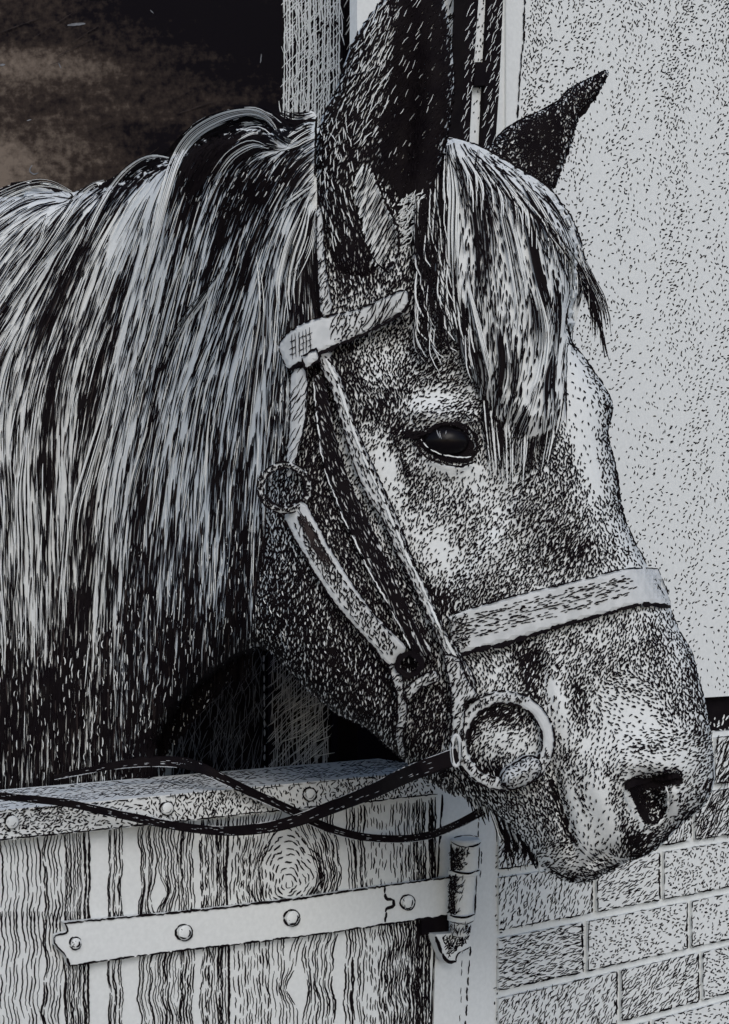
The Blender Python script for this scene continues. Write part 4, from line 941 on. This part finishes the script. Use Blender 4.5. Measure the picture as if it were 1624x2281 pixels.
# noseband
NB = [(1000, 1375), (1050, 1355), (1150, 1327), (1250, 1302), (1341, 1280), (1406, 1266), (1467, 1268), (1482, 1305), (1495, 1348), (1450, 1344), (1409, 1350), (1267, 1388), (1162, 1420), (1050, 1450), (1012, 1456)]
m, ps, df = strapm('noseband', NB, .006, .004, True, False)
penline(m, [(1012, 1458), (1050, 1452), (1162, 1422), (1267, 1390), (1409, 1352), (1450, 1346), (1495, 1352)], 10, df, .0008, 1, 40, 0, 1.6)
penline(m, NB[1:7], 3.4, df, .0008, 1, 40, 3, 1.2); penline(m, [(1467, 1268), (1482, 1305), (1494, 1345)], 3, df, .0008, 1, 16, 5, 1)
S = seeds([(1005, 1382), (1150, 1340), (1341, 1292), (1405, 1278), (1420, 1320), (1267, 1368), (1150, 1395), (1040, 1430), (1012, 1440)], .30, 11 * 2.7, .7); dashes(m, S, const(14), 10, 2.7, df, .0008, 1, 5, 4, 6)
for q in (.25, .5, .72): penline(m, [(1020, 1378 + 70 * q), (1150, 1330 + 80 * q), (1267, 1302 + 78 * q), (1400, 1270 + 74 * q)], 2.2, df, .0008, 1, 40, 16, 1.2)
S = seeds([(1000, 1378), (1040, 1365), (1050, 1440), (1012, 1450)], .45, 26, .8); dashes(m, S, const(60), 8, 3, df, .001, 1, 40, 3)
m.build('noseband', [STRAP, INK], br)
# browband
BB = [(622, 766), (655, 731), (700, 711), (760, 697), (812, 683), (900, 646), (905, 684), (860, 715), (812, 742), (750, 768), (690, 797), (646, 822), (628, 795)]
m, ps, df = strapm('browband', BB, .014, .004)
edges(m, ps, df)
penline(m, [(646, 822), (690, 798), (750, 770), (812, 745), (860, 718), (905, 690)], 8, df, .0008, 1, 40, 0, 1.5)
for x in np.arange(650, 698, 8): penline(m, [(x, 745 - (x - 650) * .4), (x + 2, 800 - (x - 650) * .4)], 2.2, df, .0008, 1, 60, 0, 1)
for y in (752, 766, 780): penline(m, [(645, y + 12), (695, y - 12)], 2.0, df, .0008, 1, 14, 5, 1.4)
S = seeds([(735, 712), (900, 655), (900, 690), (812, 738), (745, 765)], .36, 34 * 2.4, .8); dashes(m, S, const(66), 34, 2.4, df, .0008, 1, 5, 4)
S = seeds([(735, 712), (812, 690), (812, 738), (745, 765)], .25, 22, .6); dashes(m, S, const(60), 6, 3, df, .0008, 1, 40, 3)
m.build('browband', [STRAP, INK], br)
# crown strap behind the ear
for nm, pl in (('crown_strap', [(705, 470), (717, 470), (726, 590), (740, 690), (716, 700), (708, 600)]),):
    m, ps, df = strapm(nm, pl, .0125, .003); edges(m, ps, df, 3.6, 22, 2)
    S = seeds([tuple(p) for p in ps], .24, 26, .7); dashes(m, S, const(60), 12, 2.6, df, .0008, 1, 12, 3); m.build(nm, [STRAP, INK], br)
# throat latch
m, ps, df = strapm('throat_latch', [(650, 833), (682, 828), (681, 920), (674, 962), (660, 1020), (645, 1062), (636, 1050), (644, 960)], .012, .003)
edges(m, ps, df, 3.4); S = seeds([tuple(p) for p in ps], .22, 24 * 2.2, .7); dashes(m, S, const(58), 24, 2.2, df, .0008, 1, 5, 3); m.build('throat_latch', [STRAP, INK], br)
m, ps, df = strapm('keeper', [(672, 792), (705, 776), (712, 800), (680, 822)], .018, .003, sm=False); edges(m, ps, df, 5, 30, 0); m.build('keeper', [STRAP, INK], br)
# cheekpiece
CP = [(704, 790), (735, 780), (742, 812), (768, 862), (800, 965), (850, 1078), (890, 1165), (915, 1236), (950, 1308), (985, 1388), (1020, 1448), (1046, 1490), (1062, 1535), (1038, 1558), (1012, 1520), (992, 1460), (950, 1370),
      (916, 1295), (875, 1210), (848, 1150), (818, 1105), (787, 1030), (765, 958), (738, 870), (716, 820)]
m, ps, df = strapm('cheekpiece', CP, .010, .004); edges(m, ps, df, 4.4, 24, 2)
S = seeds([tuple(p) for p in ps], lambda u, v: np.where(v > 1380, .5, .24), 9 * 2.8, .7); dashes(m, S, const(112), 9, 2.8, df, .0008, 1, 14, 3)
def cpc(o): return [(722 + o, 800), (753 + o, 866), (785 + o, 965), (822 + o, 1055), (862 + o, 1140), (897 + o, 1225), (935 + o, 1305), (970 + o, 1385), (1008 + o, 1460), (1036 + o, 1520)]
penline(m, cpc(4), 5.5, df, .0012, 2, 60, 5, 1.0); penline(m, cpc(10), 4.0, df, .0008, 1, 10, 6, 1.6); penline(m, cpc(5), 3.0, df, .0008, 1, 26, 8, 1.6); penline(m, cpc(-9), 3.0, df, .0008, 1, 8, 9, 1.6)  # the pale line is a highlight painted along the strap
m.build('cheekpiece', [STRAP, INK, PALE], br)
# second dark strap beside it with a thin pale highlight drawn along its edge
DS = [(700, 850), (722, 850), (745, 960), (775, 1060), (835, 1190), (880, 1290), (930, 1400), (960, 1450), (925, 1455), (880, 1370), (835, 1290), (790, 1200), (745, 1100), (715, 1000)]
m, ps, df = strapm('backstay', DS, .0075, .003)
S = seeds([tuple(p) for p in ps], .86, 24 * 3.4, .93); dashes(m, S, const(113), 26, 3.6, df, .0008, 1, 6, 4)
penline(m, [(698, 850), (714, 1000), (744, 1100), (788, 1200), (833, 1290), (878, 1370), (920, 1450)], 3, df, .001, 2, 40, 10, 1.6)
m.build('inner_cheek_strap', [STRAP, INK, PALE], br)
# jaw strap
JS = [(634, 1158), (640, 1138), (662, 1116), (682, 1122), (698, 1150), (740, 1228), (787, 1302), (828, 1360), (868, 1402), (905, 1442), (888, 1478), (866, 1484), (838, 1450), (811, 1418), (777, 1380), (743, 1340), (710, 1290), (679, 1241), (655, 1198)]
m, ps, df = strapm('jaw_strap', JS, .010, .004); edges(m, ps, df, 4, 26, 1)
inj = [(660, 1150), (684, 1150), (725, 1225), (770, 1300), (830, 1375), (885, 1440), (868, 1465), (800, 1385), (745, 1315), (690, 1235)]
S = seeds(inj, .50, 26, .8); dashes(m, S, lambda u, v: np.where(v < 1240, 120, 95), 9, 3.2, df, .0008, 1, 25, 3)
S = seeds(inj[:4] + inj[7:], .30, 26 * 2.2, .8); dashes(m, S, const(92), 26, 2.2, df, .0008, 1, 8, 3)
penline(m, [(655, 1165), (690, 1235), (745, 1322), (800, 1392), (858, 1462)], 2.6, df, .001, 1, 8, 7, 1.4); penline(m, [(690, 1165), (728, 1235), (775, 1305), (830, 1368), (880, 1425)], 3.6, df, .001, 1, 8, 7, 1.4)
S = seeds([(664, 1150), (680, 1150), (708, 1200), (735, 1250), (715, 1250), (690, 1210)], .7, 40, .9); dashes(m, S, const(118), 26, 3, df, .001, 2, 5, 3)
m.build('jaw_strap', [STRAP, INK, BRN], br)
# rings
def ringmesh(name, cu, cv, ru, rv, tb, o, a0=0, a1=360, inkw=4.6):
    t = np.radians(np.linspace(a0, a1, 60)); U = cu + ru * np.cos(t); Vv = cv - rv * np.sin(t)
    dd = float(np.min(hd(U, Vv))) * .6 + float(np.mean(hd(U, Vv))) * .4 - o
    m = MB(); closed = (a1 - a0) >= 360; pth = P3(U, Vv, np.full(60, dd))
    if closed: pth = pth[:-1]
    tube(m, pth, tb * dd / F, 12, closed, flat=.5)
    DF = const(dd - .5 * tb * dd / F)
    for rr, ww in ((tb * .92, inkw), (-tb * .92, inkw + 1.2)):
        penline(m, np.stack([cu + (ru + rr) * np.cos(t), cv - (rv + rr) * np.sin(t)], -1), ww, DF, .0004, 1, 26, 3, 1)
    return m, DF, dd
m, DF, dd = ringmesh('bit_ring', 1124, 1650, 98, 97, 14.5, .006); RD = dd
t_ = np.radians(rng.uniform(60, 350, 260)); S = np.stack([1124 + (98 + rng.normal(0, 5, 260)) * np.cos(t_), 1650 - (97 + rng.normal(0, 5, 260)) * np.sin(t_)], -1); dashes(m, S, const(60), 7, 2.8, DF, .0008, 1, 30, 3)
m.build('bit_ring', [STRAP, INK], br, smooth=False)
m = MB(); bc = [(1118, 1742), (1122, 1720), (1150, 1698), (1176, 1684), (1198, 1690), (1206, 1712), (1194, 1734), (1166, 1752), (1136, 1758)]
bs_ = resample(bc, 5, True)
def boss(u, v): return RD - .004 - .012 * np.sqrt(np.clip(pdist(bs_, u, v) / 26, 0, 1))
relief(m, bs_, boss, .014, 6)
penline(m, np.vstack([bs_, bs_[:1]]), 5, boss, .001, 1, 26, 1, 1); S = seeds([tuple(p) for p in bs_], .42, 26, .7); dashes(m, S, const(40), 8, 3.2, boss, .001, 1, 40, 3)
m.build('bit_cheek', [STRAP, INK], br)
m, DF, dd = ringmesh('strap_ring', 634, 1086, 54, 50, 7.5, .012); t_ = np.radians(rng.uniform(0, 360, 150)); S = np.stack([634 + 54 * np.cos(t_), 1086 - 50 * np.sin(t_)], -1) + rng.normal(0, 2.5, (150, 2)); dashes(m, S, const(60), 8, 3.2, DF, .0008, 1, 40, 3); m.build('strap_ring', [STRAP, INK], br)
m, DF, dd = ringmesh('strap_ring', 912, 1480, 27, 24, 5, .012); m.build('strap_ring', [INK, INK], br)
# rein buckle loop on the ring
m = MB(); t = np.linspace(0, 2 * math.pi, 24); tube(m, P3(1016 + 10 * np.cos(t[:-1]), 1672 - 34 * np.sin(t[:-1]), np.full(23, RD - .004)), 4.5 * RD / F, 8, True)
penline(m, [(1004, 1650), (1006, 1672), (1008, 1700)], 3, const(RD - .006), .001, 1, 30, 2, 1); penline(m, [(1028, 1652), (1029, 1680), (1026, 1700)], 3, const(RD - .006), .001, 1, 30, 2, 1)
m.build('rein_loop', [STRAP, INK], br)
# chin strap, curb strap
for nm, pl in (('chin_strap', [(866, 1486), (886, 1486), (902, 1540), (906, 1600), (898, 1640), (904, 1682), (892, 1686), (880, 1640), (886, 1590), (884, 1545)]), ('curb_strap', [(900, 1538), (930, 1512), (968, 1494), (978, 1514), (940, 1532), (906, 1562)]),
               ('bit_strap', [(990, 1462), (1022, 1466), (1040, 1510), (1062, 1548), (1040, 1562), (1034, 1600), (1030, 1650), (1004, 1655), (1006, 1600), (1002, 1530)])):
    m, ps, df = strapm(nm, pl, .012, .003); edges(m, ps, df, 4.4, 26, 1); S = seeds([tuple(p) for p in ps], .36, 26, .8); dashes(m, S, const(55), 11, 3.2, df, .0008, 1, 20, 3)
    m.build(nm, [STRAP, INK], br)
# reins: flat black leather ribbons with worn pale flecks
def rein(name, path, w):
    Q = np.array(path, float); q = resample(Q, 12); n_ = len(q); m = MB()     # columns u, v, depth
    T = np.gradient(q[:, :2], axis=0); T /= np.linalg.norm(T, axis=1)[:, None] + 1e-9; Nn = np.stack([-T[:, 1], T[:, 0]], -1)
    ww = np.interp(np.arange(n_), np.linspace(0, n_ - 1, len(w)), w) / 2; rows = []
    for a, dz_ in ((-1, 0), (-.8, -.0015), (.8, -.0015), (1, 0), (.8, .0015), (-.8, .0015)):
        p = q[:, :2] + Nn * (a * ww)[:, None]; rows.append(P3(p[:, 0], p[:, 1], q[:, 2] + dz_))
    V = np.stack(rows, 1); idx = np.arange(n_ * 6).reshape(n_, 6); a = idx[:-1]; b = idx[1:]
    m.add(V.reshape(-1, 3), np.stack([a, np.roll(a, -1, 1), np.roll(b, -1, 1), b], -1).reshape(-1, 4))
    m.add(V[[0, -1]].reshape(-1, 3), [[5, 4, 3, 2, 1, 0], [6, 7, 8, 9, 10, 11]])
    def DFr(u, v):
        i = np.argmin((np.asarray(u)[..., None] - q[:, 0]) ** 2 + (np.asarray(v)[..., None] - q[:, 1]) ** 2, -1); return q[i, 2] - .002
    for i in range(int(n_ * .8)):
        k_ = random.randint(1, n_ - 3); o = random.uniform(-.75, .75) * ww[k_]; p = q[k_:k_ + 2, :2] + Nn[k_:k_ + 2] * o
        p = np.array([p[0], p[0] + (p[1] - p[0]) * random.uniform(.5, 1)]); p = np.stack([p[0], p.mean(0), p[1]])
        ribbons(m, p[None], np.array([random.uniform(.8, 1.3)]), DFr, .0006, 1)
    e = q[:, :2] + Nn * (ww * .96)[:, None]; penline(m, e, 1.5, DFr, .0004, 1, 70, 40, .3)
    return m.build(name, [INK, GREY], br)
wdp = lambda u, n: float(wall(n)(u, 0))
rein('rein', [(1020, 1684, RD - .004), (975, 1700, RD + .0), (925, 1718, RD + .01), (880, 1738, 1.14), (830, 1762, 1.19), (740, 1798, 1.25), (660, 1828, wdp(660, .032)), (590, 1844, wdp(590, .032)), (500, 1851, wdp(500, .032)), (400, 1841, wdp(400, .032)),
              (270, 1815, wdp(270, .032)), (150, 1789, wdp(150, .035)), (60, 1779, wdp(60, .04)), (0, 1773, wdp(0, .045)), (-120, 1760, wdp(-100, .05))], [40, 36, 30, 26, 20, 19, 18, 17, 16])
rein('rein', [(120, 1732, wdp(120, -.045)), (250, 1706, wdp(250, -.055)), (330, 1697, wdp(330, -.05)), (400, 1698, wdp(400, -.03)), (450, 1712, wdp(450, .012)), (500, 1736, wdp(500, .026)), (570, 1770, wdp(570, .026)), (650, 1806, wdp(650, .024)), (720, 1840, wdp(720, .024)), (800, 1863, wdp(800, .024)),
              (880, 1869, wdp(880, .03)), (950, 1862, 1.30), (1020, 1836, 1.24), (1090, 1798, 1.22)], [10, 15, 22, 26, 20, 20, 20, 18, 17, 18, 20])
